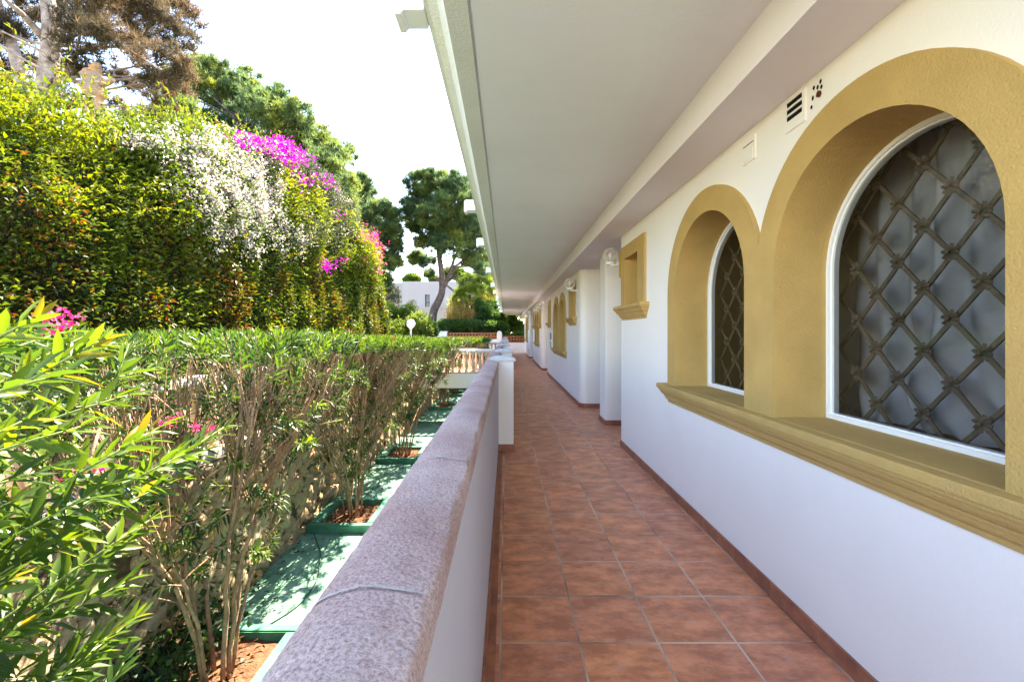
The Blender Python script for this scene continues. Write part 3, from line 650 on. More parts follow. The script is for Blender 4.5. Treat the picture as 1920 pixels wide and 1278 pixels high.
hp = [(589, 973), (589, 1000), (600, 1033), (599, 1060), (594, 1089), (564, 1131), (518, 1164), (469, 1190)]
pts = [(*onlow(u, v), ZL+(.12 if v < 990 else .015)) for u, v in hp]; sm = []
for i in range(len(pts)-1):
    for k in range(5):
        f = k/5; p0 = Vector(pts[max(i-1, 0)]); p1 = Vector(pts[i]); p2 = Vector(pts[i+1]); p3 = Vector(pts[min(i+2, len(pts)-1)])
        sm.append(.5*((2*p1)+(p2-p0)*f+(2*p0-5*p1+4*p2-p3)*f*f+(3*p1-p0-3*p2+p3)*f**3))
tag(MB().tube(sm, [.009]*len(sm), 8).build('garden_hose', 'hose', smooth=True), 'thin dark green hose snaking over the green path', 'hose')
# ================================================================ FAR WALL WITH RING BLOCKS
def ringwall(x0, x1, y, z0, z1, label, n, zl=0):
    t = thing('block_wall', label, 'wall')
    MB().box(x0, x1, y, y+.2, zl-.05, z0).build('base_wall', 'ltwall', t)
    s = (x1-x0)/n; mb = MB(); rows = 2; hs = (z1-z0)/rows
    for i in range(n):
        for j in range(rows):
            cx = x0+(i+.5)*s; cz = z0+(j+.5)*hs; k = 14; ro, ri = .47*min(s, hs), .33*min(s, hs); vs = []
            for a in range(k):
                an = 2*PI*a/k
                for rr, yy in ((ro, y+.02), (ri, y+.02), (ri, y+.14), (ro, y+.14)): vs.append((cx+rr*math.cos(an), yy, cz+rr*math.sin(an)))
            fs = []
            for a in range(k):
                q = (a+1) % k
                for e in range(4): fs.append((a*4+e, a*4+(e+1) % 4, q*4+(e+1) % 4, q*4+e))
            mb.add(vs, fs)
            # block corners
            for dx in (-1, 1):
                for dz in (-1, 1):
                    c = s*.5, hs*.5; mb.add([(cx+dx*c[0], y+.03, cz+dz*c[1]), (cx+dx*c[0]*.35, y+.03, cz+dz*c[1]), (cx+dx*c[0]*.62, y+.03, cz+dz*c[1]*.62), (cx+dx*c[0], y+.03, cz+dz*c[1]*.35)], [(0,1,2,3)])
    mb.box(x0, x1, y+.01, y+.15, z1, z1+.03); mb.build('ring_blocks', 'terra', t, recalc=False); return t
t1 = ringwall(-3.75, -.62, 28.0, H-.44, H-.05, 'longer terracotta ring block wall left of the round-topped pier', 16)
t2 = ringwall(-.28, 1.2, 27.9, H-.64, H-.25, 'shorter lower terracotta ring block wall closing the gallery end', 8)
t3 = thing('gate_pier', 'white round-topped pier between the two ring block walls', 'pier')
mb = MB(); n = 12; pts = [(-.61, 0)]+[(-.455-.155*math.cos(PI*k/n), H-.06+.155*math.sin(PI*k/n)) for k in range(n+1)]+[(-.30, 0)]; k = len(pts)
mb.add([(x, 27.8, z) for x, z in pts]+[(x, 28.15, z) for x, z in pts], [(i, (i+1) % k, k+(i+1) % k, k+i) for i in range(k)]+[tuple(range(k))[::-1], tuple(range(k, 2*k))]); mb.build('shaft', 'ltwall', t3, bevel=.01)
t3 = thing('end_block', 'square white block at the left end of the ring block wall', 'pier'); MB().box(-4.4, -3.77, 27.95, 28.4, -.05, H+.05).build('block', 'ltwall', t3, bevel=.02); MB().box(-4.43, -3.74, 27.92, 28.43, H+.055, H+.085).build('cap', 'ltwall', t3, bevel=.01)
# ================================================================ LAMP POST
lp = thing('garden_lamp', 'white globe garden lamp on a slim post behind the clipped oleanders', 'lamp')
gx, gyy = -3.36, 15.5
MB().sphere((gx, gyy, H+.30), .155, 24, 16).build('globe', 'globe', lp, smooth='all'); MB().tube([(gx, gyy, Z0), (gx, gyy, H+.16)], [.035, .03], 12).build('post', 'rail', lp, smooth=True)
MB().lathe((gx, gyy, H+.09), [(.03, 0), (.05, .02), (.065, .06), (.07, .08)], 14).build('collar', 'rail', lp, smooth=True)
# ================================================================ OLEANDERS
def bez(a, b, c, n):
    a, b, c = Vector(a), Vector(b), Vector(c); return [a*(1-t)**2+b*2*t*(1-t)+c*t*t for t in [i/n for i in range(n+1)]]
def oleander(y0, label, ya, yb, xa, xb, ztop, seed, nst=13, sub=5, tw=5, ll=.115, whl=8, side=.5, group='clipped oleanders along the sunken path', flowers=3, thick=1.0, fork=(-.75, -.15), zfol=.36):
    r = random.Random(seed); t = thing('oleander', label, 'shrub', group); wood = MB(); P = []; DD = []; LL = []; TT = []; tips = []
    bx = -2.46
    for i in range(nst):
        an = 2*PI*i/nst+r.uniform(-.3, .3); b = Vector((bx+.16*math.cos(an)*r.uniform(.3, 1), y0+.18*math.sin(an)*r.uniform(.3, 1), ZL+.03))
        # crown cell of this stem
        ty = y0+(yb-ya)*.5*math.sin(an)*r.uniform(.35, 1)+(ya+yb-2*y0)*.5; tx = (xa+xb)/2+(xb-xa)*.5*math.cos(an)*r.uniform(.3, 1)
        zf = r.uniform(*fork); f = Vector((b.x+(tx-b.x)*.42, b.y+(ty-b.y)*.42, zf)); mid = Vector((b.x+(tx-b.x)*.10, b.y+(ty-b.y)*.10, (b.z+zf)/2+.15))
        pp = bez(b, mid, f, 7); pp = [q+Vector((r.uniform(-.018, .018), r.uniform(-.018, .018), 0)) if 0 < k < 7 else q for k, q in enumerate(pp)]
        r0 = r.uniform(.015, .026)*thick; wood.tube(pp, [r0*(1-.35*k/7) for k in range(8)], 7)
        for s in range(sub):
            e = Vector((tx+r.uniform(-.42, .42)*(xb-xa)*.55, ty+r.uniform(-.42, .42)*(yb-ya)*.42, ztop-r.uniform(.28, .5)))
            e.x = min(max(e.x, xa), xb); e.y = min(max(e.y, ya), yb)
            m2 = f+(e-f)*.45+Vector((r.uniform(-.06, .06), r.uniform(-.06, .06), -.05)); q2 = bez(f, m2, e, 5)
            wood.tube(q2, [r0*.52*(1-.5*k/5) for k in range(6)], 6)
            for w_ in range(tw):
                st_ = q2[r.choice((2, 3, 4, 5))]; top = Vector((e.x+r.uniform(-.26, .26), e.y+r.uniform(-.30, .30), ztop+r.uniform(-.06, .035)))
                if r.random() < side*.5: top = Vector((e.x+r.uniform(-.3, .3), e.y+r.uniform(-.3, .3), ztop-r.uniform(.15, .6)))
                q3 = bez(st_, st_+(top-st_)*.5+Vector((r.uniform(-.05, .05), r.uniform(-.05, .05), .03)), top, 4); wood.tube(q3, [.005*thick]*3+[.004, .0025], 5); tips.append((top, (q3[-1]-q3[-2]).normalized()))
            for _ in range(2 if r.random() < side else 1):
                k = r.randint(1, 4); top = q2[k]+Vector((r.uniform(-.3, .3), r.uniform(-.3, .3), r.uniform(-.15, .3))); q3 = bez(q2[k], q2[k]+Vector((0, 0, .08)), top, 3); wood.tube(q3, [.005]*4, 5); tips.append((top, (q3[-1]-q3[-2]).normalized()))
        for _ in range(2):
            k = r.randint(3, 6); top = pp[k]+Vector((r.uniform(-.25, .3), r.uniform(-.35, .25), r.uniform(.05, .35))); q3 = bez(pp[k], pp[k]+Vector((0, 0, .06)), top, 3); wood.tube(q3, [.005]*4, 5); tips.append((top, (q3[-1]-q3[-2]).normalized()))
    for top, d in tips:
        tn = r.gauss(.55, .16)
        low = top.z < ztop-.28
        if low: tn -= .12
        o1 = d.orthogonal().normalized(); o2 = d.cross(o1); ph = r.uniform(0, 6)
        for k in range(whl):
            for j in range(3):
                a = ph+k*1.05+j*2.094+r.uniform(-.25, .25); rad = o1*math.cos(a)+o2*math.sin(a); sp = .45+.5*k/whl+r.uniform(-.12, .12)+(.35 if low else 0)
                P.append(top-d*(.028*k)); q = (d*math.cos(sp)+rad*math.sin(sp)); 
                if low: q = q+Vector((0, 0, -.25))
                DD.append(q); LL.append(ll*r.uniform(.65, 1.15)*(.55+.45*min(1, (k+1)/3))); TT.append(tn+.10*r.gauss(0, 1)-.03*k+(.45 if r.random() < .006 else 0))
    P = np.array([tuple(q) for q in P]); DD = np.array([tuple(q) for q in DD]); LL = np.array(LL)
    wood.build('stems', 'bark', t, smooth='all', recalc=False)
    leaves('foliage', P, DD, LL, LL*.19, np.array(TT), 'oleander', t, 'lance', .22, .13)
    if flowers:
        FP = []; FD = []
        for _ in range(flowers):
            top, d = r.choice(tips)
            for k in range(9): FP.append(tuple(top+d*.05+Vector((r.gauss(0, .02), r.gauss(0, .02), r.gauss(0, .02))))); FD.append((r.gauss(0, 1), r.gauss(0, 1), r.gauss(.3, 1)))
        leaves('flowers', FP, FD, .028, .022, rng.uniform(0, 1, len(FP)), 'pinkfl' if seed % 2 else 'dryfl', t, 'card', .1)
    return t
oleander(3.75, 'multi-stemmed oleander with forked trunks, growing by the ivy at the foot of the stone wall', 2.3, 5.3, -3.35, -1.6, 1.26, 11, nst=9, sub=6, tw=9, whl=7, ll=.10, thick=.95, fork=(-.55, -.05), side=.6)
oleander(7.05, 'flat-topped oleander rising from the pit beside the coiled hose', 5.0, 8.9, -3.3, -1.4, 1.19, 22, nst=12, sub=7, tw=9, whl=7, ll=.10, side=.4, thick=.8)
oleander(10.5, 'flat-topped oleander in the last pit before the white footbridge', 8.5, 13.4, -3.3, -1.25, 1.10, 33, nst=12, sub=8, tw=9, ll=.105, side=.6, whl=7, thick=.8)
def hedgebox(y, ya, yb, ztop, label, seed):
    oleander(y, label, ya, yb, -3.2, -1.0, ztop, seed, nst=11, sub=7, tw=9, ll=.15, whl=5, side=.5, group='oleanders beyond the footbridge', flowers=0)
hedgebox(17.3, 15.8, 19.2, 1.02, 'pale clipped oleander just past the footbridge', 44)
hedgebox(20.9, 18.8, 22.4, .98, 'clipped oleander in the middle of the row beyond the footbridge', 55)
hedgebox(23.2, 22.0, 24.6, .95, 'last clipped oleander, against the farther footbridge', 66)
# nearest oleander: long arching shoots that lean over the path
t0 = thing('oleander', 'nearest oleander with long bright lance leaves filling the left edge', 'shrub', 'oleanders along the path'); r = random.Random(5)
wood = MB(); young = MB(); P = []; DD = []; LL = []; TT = []; FP = []; FD = []
def shoot(tip, base, ll, n, tn, bend=.25, fl=False):
    tip = Vector(tip); base = Vector(base); m_ = base+(tip-base)*.55+Vector((0, 0, bend)); pp = bez(base, m_, tip, 10); wood.tube(pp[:7], [.014-.0014*k for k in range(7)], 6); young.tube(pp[6:], [.0052, .0045, .004, .0035, .002], 6)
    Ltot = sum((pp[i+1]-pp[i]).length for i in range(10)); 
    ph = r.uniform(0, 6)
    for k in range(n):
        s = k*.040; q = 10; acc = 0
        while q > 1 and acc+(pp[q]-pp[q-1]).length < s: acc += (pp[q]-pp[q-1]).length; q -= 1
        f = (s-acc)/max(1e-5, (pp[q]-pp[q-1]).length); c = pp[q]+(pp[q-1]-pp[q])*f; d = (pp[q]-pp[q-1]).normalized(); o1 = d.orthogonal().normalized(); o2 = d.cross(o1)
        for j in range(3):
            a = ph+k*1.05+j*2.094+r.uniform(-.2, .2); sp = .42+.80*min(1, k/8)+r.uniform(-.15, .15)
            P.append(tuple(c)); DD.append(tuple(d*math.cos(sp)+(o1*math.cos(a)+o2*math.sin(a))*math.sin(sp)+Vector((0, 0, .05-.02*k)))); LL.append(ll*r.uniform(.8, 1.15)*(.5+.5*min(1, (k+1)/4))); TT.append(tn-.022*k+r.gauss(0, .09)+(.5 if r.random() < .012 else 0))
    if fl:
        for k in range(16): FP.append(tuple(tip+Vector((r.gauss(0, .025), r.gauss(0, .025), .03+r.gauss(0, .02))))); FD.append((r.gauss(0, 1), r.gauss(0, 1), r.gauss(.3, 1)))
def scr(u, v, Y): return ((u-U0)/F*Y, Y, H-(v-V0)/F*Y)
# hand placed shoot tips that give the outline of the mass, then filler
hand = [((185,640),1.35),((60,600),1.2),((20,640),1.25),((120,700),1.15),((240,740),1.5),((300,800),1.6),((385,845),1.8),((420,800),2.3),((345,850),1.55),((250,830),1.35),((150,800),1.15),((40,790),1.05),
        ((210,905),1.3),((330,900),1.7),((90,880),1.1),((20,940),1.05),((280,975),1.75),((235,1090),1.6),((250,1160),1.7),((200,1195),1.55),((140,1010),1.3),((60,1040),1.2),((110,1120),1.35),((30,1180),1.25),((170,1230),1.5),((60,1250),1.4),((10,1090),1.1),((200,650),2.3),((130,620),2.0),((290,690),2.5),((560,790),3.3),((530,720),3.4),((610,760),4.2),((590,830),3.8),((460,870),3.2),((500,1040),3.6),((240,1010),1.9)]
for (uv, Y) in hand:
    tip = scr(*uv, Y); base = (-2.35+r.uniform(-.25, .2), min(.75, Y)+r.uniform(-.2, .35) if Y < 3 else 3.6, max(ZL+.1, tip[2]-r.uniform(.5, 1.1)))
    if Y >= 3: base = (tip[0]-.55, tip[1]+.4, tip[2]-.25)
    shoot(tip, base, .125 if Y < 3 else .12, 15 if Y < 3 else 8, r.uniform(.55, .9), .10, fl=(uv in ((60,600),)))
cnt = 0
while cnt < 95:
    x, y, z = r.uniform(-3.1, -1.1), r.uniform(.5, 3.1), r.uniform(ZL+.25, 1.30)
    u, v = U0+x/y*F, V0-(z-H)/y*F
    lim = 290 if v < 900 else 215
    if u > lim or y < .95 and x > -1.25: continue
    base = (-2.35+r.uniform(-.3, .2), .6+r.uniform(-.3, .5)+(y-.6)*.35, max(ZL+.05, z-r.uniform(.5, 1.2)))
    shoot((x+r.uniform(-.1, .1), y, z), (base[0]+r.uniform(-.5, .5), base[1]+r.uniform(-.4, .4), base[2]), .125, r.randint(6, 12), r.uniform(.35, .75)-(.12 if z < 0 else 0), .08); cnt += 1
for k in range(8): a = 2*PI*k/8; shoot_b = (-2.4+.15*math.cos(a), .55+.2*math.sin(a), ZL+.03); wood.tube(bez(shoot_b, (-2.4+.2*math.cos(a), .6+.3*math.sin(a), -.6), (-2.35+.6*math.cos(a), .8+.9*math.sin(a), .7), 8), [.028-.002*q for q in range(9)], 7)
wood.build('stems', 'bark', t0, smooth='all', recalc=False); young.build('green_shoots', 'stem', t0, smooth='all', recalc=False)
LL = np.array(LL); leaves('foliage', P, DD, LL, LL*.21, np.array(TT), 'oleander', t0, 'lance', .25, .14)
for (uv, Y) in (((100,592),1.7),((130,600),1.75),((105,615),1.7),((315,790),2.4),((370,800),2.6),((400,805),2.6),((160,885),1.6)):
    c = Vector(scr(*uv, Y))
    FP = [tuple(c+Vector((r.gauss(0, .020), r.gauss(0, .020), r.gauss(0, .016)))) for k in range(26)]; FD = [(r.gauss(0, 1), r.gauss(0, 1), r.gauss(.3, 1)) for k in range(26)]
    leaves('flower_cluster', FP, FD, .020, .017, rng.uniform(0, 1, len(FP)), 'pinkfl', t0, 'card', .1)
# ivy at the foot of the stone wall
t = thing('ivy', 'dark leafy ivy creeping over the foot of the stone wall', 'plant'); n = 1500
c = rng.normal(0, 1, (n, 3))*np.array([.16, .55, .16])+np.array([-2.86, 3.55, ZL+.17]); c[:, 2] = np.maximum(c[:, 2], ZL+.02); c[:, 0] = np.maximum(c[:, 0], -2.93)
leaves('foliage', c, rdir(n, (.8, -.3, .3)), rng.uniform(.04, .075, n), rng.uniform(.04, .065, n), rng.uniform(0, .8, n), 'darkbush', t, 'card', .15)
mb = MB()
for k in range(14):
    a = Vector((-2.8, 3.55, ZL+.05)); e = Vector((-2.9+r.uniform(0, .2), 3.55+r.uniform(-1, 1), ZL+r.uniform(.1, .5))); mb.tube(bez(a, (a+e)/2+Vector((.05, 0, .08)), e, 5), [.006]*6, 5)
mb.build('stems', 'bark', t, recalc=False)
# ================================================================ TALL HEDGE
HY = [2.0, 4.8, 5.7, 6.34, 7.36, 8.3, 9.13, 10.6, 12.0, 13.8, 15.7, 17.6, 19.0, 19.8]; HZ = [3.6, 3.86, 4.1, 4.15, 4.5, 4.8, 5.05, 5.45, 5.65, 5.65, 5.2, 4.75, 4.0, 3.0]
XF = -5.5; DEP = 2.4
def hz(y): return np.interp(y, HY, HZ)
def face(u, v): Y = -XF*F/(U0-u); return Y, H+(V0-v)*Y/F
def hsurf(n, y0, y1, top=.35, f0=0.0):
    y = rng.uniform(0, 1, n); y = y0+(y1-y0)*y; hh = hz(y); side = rng.uniform(0, 1, n) > top; endc = rng.uniform(0, 1, n) < .06
    z = np.where(side, hh*rng.uniform(0, 1, n)**.85, hh); 
    P = np.stack([np.full(n, XF), y, z], 1); P[:, 0] = np.where(side, XF, XF-rng.uniform(0, DEP, n))
    # rounded shoulder
    sh = np.clip((z-(hh-.7))/.7, 0, 1); P[:, 0] -= np.where(side, sh**2*.5, 0)
    P[endc, 1] = np.minimum(P[endc, 1]*0+19.7, 19.7); P[endc, 0] = XF-rng.uniform(0, DEP, endc.sum()); P[endc, 2] = rng.uniform(0, 3.2, endc.sum())
    bulge = .30*fnoise(P, .9, 3)+.20*fnoise(P, 2.4, 4); N = np.where(side[:, None], np.array([1., 0, .15]), np.array([.1, 0, 1.]))
    up = np.clip((z-2.4)/1.5, 0, 1); P += N*(bulge*(.35+.9*up))[:, None]
    P += rng.normal(0, 1, (n, 3))*(.05+.09*up)[:, None]; P -= N*(rng.exponential(.10, n))[:, None]
    return P, N, up
def sprays(P0, N0, k, ln, gs):
    """leafy shoots that start on the hedge's surface"""
    n = len(P0); d = norm(N0*.7+rng.normal(0, .45, (n, 3))+np.array([0, 0, .45])); L = rng.uniform(.5, 1, n)*ln
    s = rng.uniform(0, 1, (n, k)); Q = P0[:, None, :]+d[:, None, :]*(s*L[:, None])[:, :, None]; Q[:, :, 2] -= (s**2*L[:, None]**1.5*gs)
    return Q.reshape(-1, 3), np.repeat(d, k, 0)+rng.normal(0, .6, (n*k, 3))
hd = thing('hedge', 'towering yellow green hedge wall with brown lower leaves behind the oleanders', 'hedge')
n = 150000; P, N, up = hsurf(n, 2.0, 19.7)
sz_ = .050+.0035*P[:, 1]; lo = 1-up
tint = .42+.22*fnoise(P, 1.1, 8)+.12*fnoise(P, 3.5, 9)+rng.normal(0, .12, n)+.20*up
brown = (rng.uniform(0, 1, n) < (.22*lo+.012)*(1+fnoise(P, .8, 12)*1.2)); tint = np.where(brown, rng.uniform(.86, 1, n), np.minimum(tint, .82))
leaves('foliage', P, N+rng.normal(0, .75, (n, 3))+np.array([.1, 0, .2]), sz_*rng.uniform(.8, 1.5, n), sz_*rng.uniform(.4, .7, n), tint, 'ficus', hd, 'card', .2)
P0, N0, up = hsurf(2600, 2.2, 15, .5); k_ = up > .25; Q, Dq = sprays(P0[k_], N0[k_], 18, .65, .25)
leaves('new_growth', Q, Dq, rng.uniform(.05, .085, len(Q)), rng.uniform(.02, .034, len(Q)), .70+.15*fnoise(Q, 1.2, 5)+rng.normal(0, .1, len(Q)), 'ficus', hd, 'card', .2)
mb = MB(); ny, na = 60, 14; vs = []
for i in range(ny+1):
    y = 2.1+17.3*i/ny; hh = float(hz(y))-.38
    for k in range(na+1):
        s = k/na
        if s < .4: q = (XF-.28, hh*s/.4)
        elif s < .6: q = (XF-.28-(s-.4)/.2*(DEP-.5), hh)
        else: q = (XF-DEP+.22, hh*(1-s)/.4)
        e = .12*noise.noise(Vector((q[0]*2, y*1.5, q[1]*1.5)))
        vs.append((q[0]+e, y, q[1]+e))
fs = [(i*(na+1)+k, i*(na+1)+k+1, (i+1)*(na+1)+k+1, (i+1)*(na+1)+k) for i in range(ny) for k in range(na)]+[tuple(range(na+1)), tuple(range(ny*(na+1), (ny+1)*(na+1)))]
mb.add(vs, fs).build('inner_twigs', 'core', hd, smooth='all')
def patch(clusters, n, spread):
    """points scattered over the hedge face around photo-measured spots"""
    out = []
    wsum = sum(c[2]*c[3] for c in clusters)
    for (u, v, du, dv) in clusters:
        m_ = int(n*du*dv/wsum); uu = rng.normal(u, du*.5, m_); vv = rng.normal(v, dv*.5, m_); Y = -XF*F/(U0-np.clip(uu, 0, 740)); z = H+(V0-vv)*Y/F; top = hz(Y)+.15
        x = XF+rng.uniform(-.05, .38, m_)-np.clip(z-top, 0, 1)*1.2; z = np.minimum(z, top+rng.uniform(0, .25, m_)); out.append(np.stack([x, Y, z], 1))
    P = np.concatenate(out); P += .10*np.stack([fnoise(P, 3, 1), fnoise(P, 3, 2), fnoise(P, 3, 3)], 1)
    P[:, 0] += .18*fnoise(P, 1.5, 6)
    return P
def flowering(name, label, cl, nf, nl, fm, lm, fs_, group=None, clump=9, thr=-.1, cs=.055, cat='climbing plant'):
    t = thing(name, label, cat); c = patch(cl, nf//clump, 1); c = c[fnoise(c, 4.5, 21) > thr]
    Q = np.repeat(c, clump, 0)+rng.normal(0, cs, (len(c)*clump, 3)); leaves('flowers', Q, rdir(len(Q), (.5, 0, .4)), rng.uniform(.7, 1.2, len(Q))*fs_, rng.uniform(.6, 1, len(Q))*fs_*.85, rng.uniform(0, 1, len(Q)), fm, t, 'card', .15)
    q = patch(cl, nl, 1); q[:, 0] -= .12; q += rng.normal(0, .1, q.shape); leaves('foliage', q, rdir(len(q), (.6, 0, .3)), rng.uniform(.05, .09, len(q)), rng.uniform(.03, .05, len(q)), .5+.2*fnoise(q, 2, 3)+rng.normal(0, .12, len(q)), lm, t, 'card', .2)
    mb = MB(); ysm = c[:, 1].mean(); 
    for k in range(14):
        e = c[rng.integers(len(c))]; mb.tube(bez((XF-.6, float(ysm)+rng.normal(0, .6), 0), (XF-.6, float(ysm), float(e[2])*.5), (e[0]-.25, e[1], e[2]), 6), [.02-.0025*q_ for q_ in range(7)], 5)
    mb.build('stems', 'bark', t, recalc=False); return t
flowering('bougainvillea', 'white flowering bougainvillea tumbling over the tall hedge', [(390, 300, 70, 50), (440, 340, 80, 70), (400, 380, 60, 60), (465, 400, 60, 70), (330, 275, 60, 25), (275, 265, 40, 14), (535, 430, 34, 44), (490, 320, 50, 45), (360, 340, 60, 50)], 42000, 18000, 'whitefl', 'bush', .050, thr=-.12)
flowering('bougainvillea', 'magenta bougainvillea crowning the hedge above the white flowers', [(485, 276, 44, 12), (530, 288, 40, 12), (505, 280, 40, 14), (447, 270, 14, 8), (605, 336, 22, 9), (545, 338, 22, 10), (510, 302, 22, 12), (600, 502, 12, 10), (625, 485, 8, 6), (620, 405, 12, 8)], 4200, 1500, 'magfl', 'bush', .075, thr=-.4, cs=.07)
flowering('oleander', 'pink flowering oleander at the far end of the tall hedge', [(692, 478, 22, 34), (702, 455, 18, 22), (680, 440, 26, 16), (668, 460, 22, 28), (706, 495, 12, 12)], 2600, 3500, 'pinkfl', 'bush', .085, thr=-.1, cs=.09, cat='shrub')
flowering('creeper', 'grey green leafy creeper between the magenta and the pink flowers', [(580, 330, 60, 30), (610, 380, 70, 50), (640, 420, 40, 50), (560, 420, 40, 40), (600, 300, 40, 20)], 2600, 22000, 'whitefl', 'olive', .05, thr=.1)
# ================================================================ TREES
def needles(name, cen, rad, n, m, parent, tlen=.22, tw_=.03, k=5, tint0=.45, flat=.75, seed=1, up=.6):
    """tufts of needles spread through lobed clumps"""
    cen = np.asarray(cen, float); rad = np.asarray(rad, float); wts = rad**2; wts = wts/wts.sum(); idx = rng.choice(len(cen), n, p=wts)
    ns = 40; sd_ = rdir(len(cen)*ns, (0, 0, .25)).reshape(len(cen), ns, 3); sc = cen[:, None, :]+sd_*(rad[:, None]*rng.uniform(.45, 1.08, (len(cen), ns)))[:, :, None]*np.array([1, 1, flat]); sr = rad[:, None]*rng.uniform(.14, .34, (len(cen), ns))
    j = rng.integers(0, ns, n); d = rdir(n, (0, 0, .1)); rr = np.abs(rng.normal(0, .62, n))
    Q = sc[idx, j]+d*(sr[idx, j]*rr)[:, None]*np.array([1.15, 1.15, .75])
    ct = rng.normal(0, .10, len(cen)); st_ = rng.normal(0, .13, (len(cen), ns)); tn = tint0+ct[idx]+st_[idx, j]+.10*fnoise(Q, .6, seed+2)+rng.normal(0, .07, len(Q))
    Q = np.repeat(Q, k, 0); dd = np.repeat(d, k, 0); dirs = norm(dd*.7+rng.normal(0, .75, (len(Q), 3))+np.array([0, 0, up]))
    return leaves(name, Q, dirs, rng.uniform(.6, 1.2, len(Q))*tlen, tw_, np.repeat(tn, k), m, parent, 'blade')
def branchy(mb, a, b, r0, r1, n=7, wob=.12, seed=0):
    r = random.Random(seed); a, b = Vector(a), Vector(b); L = (b-a).length; mid = (a+b)/2+Vector((r.gauss(0, wob*L), r.gauss(0, wob*L), r.gauss(0, wob*L*.6))); pp = bez(a, mid, b, n); mb.tube(pp, [r0+(r1-r0)*i/n for i in range(n+1)], 8); return pp
def px(u, v, Y): return Vector(scr(u, v, Y))
def pine(name_label, Y, trunk, tr_r, clumps, m, tlen, tw_, nt_, tint0=.45, group=None, name='pine_tree', dY=2.0, k=5, seed=1, bark='darkbark', flat=.75, limbs=(), joint=None, twigs=True):
    """trunk: (u,v) points from the ground up; clumps: (u, v, r_px, extra depth)"""
    t = thing(name, name_label, 'tree', group); r = random.Random(seed); mb = MB()
    tp = [px(u, v, Y) for u, v in trunk]; tp[0].z = min(tp[0].z, Z0); rs = [tr_r*(1-.6*i/(len(tp)-1)) for i in range(len(tp))]
    # smooth trunk
    sm = []; rr = []
    for i in range(len(tp)-1):
        p0, p1, p2, p3 = tp[max(i-1, 0)], tp[i], tp[i+1], tp[min(i+2, len(tp)-1)]
        for q in range(5): f = q/5; sm.append(.5*((2*p1)+(p2-p0)*f+(2*p0-5*p1+4*p2-p3)*f*f+(3*p1-p0-3*p2+p3)*f**3)); rr.append(rs[i]*(1-f)+rs[i+1]*f)
    sm.append(tp[-1]); rr.append(rs[-1]); mb.tube(sm, rr, 12)
    cen = []; rad = []
    for c in clumps:
        u, v, rp_ = c[:3]; off = c[3] if len(c) > 3 else r.uniform(-dY, dY); cc = px(u, v, Y+off); cen.append(cc); rad.append(rp_*1.18*(Y+off)/F)
    for pts, r0 in limbs:
        lp_ = [px(u, v, Y+dy) for u, v, dy in pts]
        for i in range(len(lp_)-1): branchy(mb, lp_[i], lp_[i+1], r0*(1-.6*i/(len(lp_)-1)), r0*(1-.6*(i+1)/(len(lp_)-1)), 5, .05, seed+i)
    for i, (cc, ra_) in enumerate(zip(cen, rad)):
        # limb from the trunk's upper half to the clump
        src = min(sm[len(sm)//3:], key=lambda s: (s-cc+Vector((0, 0, ra_))).length); pp = branchy(mb, src, cc, max(.025, tr_r*.14), .012, 6, .08, seed*31+i)
        if twigs:
            for q in range(7):
                e = cc+Vector((r.gauss(0, 1), r.gauss(0, 1), r.gauss(0, .7))).normalized()*ra_*.8; branchy(mb, pp[4], e, .014, .005, 4, .08, i*7+q)
    mb.build('trunk', bark, t, smooth='all', recalc=False)
    needles('crown', cen, rad, nt_, m, t, tlen, tw_, k, tint0, flat, seed)
    return t
# big half-dead pine, top left
r = random.Random(77); cl = []
for (u, v, q) in [(60,20,60),(130,-10,70),(200,10,60),(250,30,55),(300,40,50),(335,75,40),(340,30,42),(150,60,50),(210,80,50),(265,95,45),(320,110,34),(300,150,32),(270,165,30),(325,165,28),(235,150,28),(310,205,26),(290,215,22),(150,120,38),(120,140,30),(20,60,45),(10,130,35),(55,120,30),(-40,40,60),(-60,120,60),(60,-80,90),(180,-90,90),(290,-60,70),(130,185,24),(225,200,20),(345,140,24),(245,225,18),(25,170,22)]: cl.append((u, v, q*.8, 1.6) if 20 < u < 150 and v > -20 else (u, v, q*.8))
pine('tall half-browned pine with two pale trunks at the top left', 12, [(30,560),(55,350),(80,210),(92,120),(95,60),(88,-20),(80,-120)], .30, cl, 'drypine', .20, .016, 22000, .42, seed=3, dY=2.2, k=6, flat=.7, bark='pinebark',
     limbs=[([(75,215,0),(40,150,.3),(15,60,.5),(-10,-40,.8)], .2), ([(80,70,0),(45,30,-.5),(0,-10,-1)], .10), ([(98,20,0),(150,45,-1),(220,80,-1.5),(300,130,-2)], .05), ([(0,85,-1),(60,120,-1),(110,150,-1),(160,180,-1)], .035)])
sn = thing('dead_trunk', 'broken orange brown snag with a stub branch beside the half-browned pine', 'tree stump'); mb = MB(); sp_ = [px(u, v, 10) for u, v in ((190,520),(190,300),(186,240),(178,200),(176,165),(172,140),(180,127),(190,124))]; sp_[0].z = Z0
sr_ = [.19, .18, .16, .17, .20, .18, .12, .03]; s2 = []; r2_ = []
for i in range(7):
    for k in range(6): s2.append(sp_[i].lerp(sp_[i+1], k/6)); r2_.append((sr_[i]*(1-k/6)+sr_[i+1]*k/6)*(1+.16*math.sin(i*5+k*1.3)))
mb.tube(s2, r2_, 18)
for v_ in range(len(mb.v)): q = Vector(mb.v[v_]); q += noise.noise_vector(q*3.2)*.07+noise.noise_vector(q*9)*.03; mb.v[v_] = tuple(q)
mb.build('trunk', 'snag', sn, smooth='all', recalc=False); mb = MB(); mb.tube([px(188,160,10), px(205,155,9.9), px(213,150,9.8)], [.07, .055, .04], 8); mb.build('stub_branch', 'snag', sn, recalc=False)
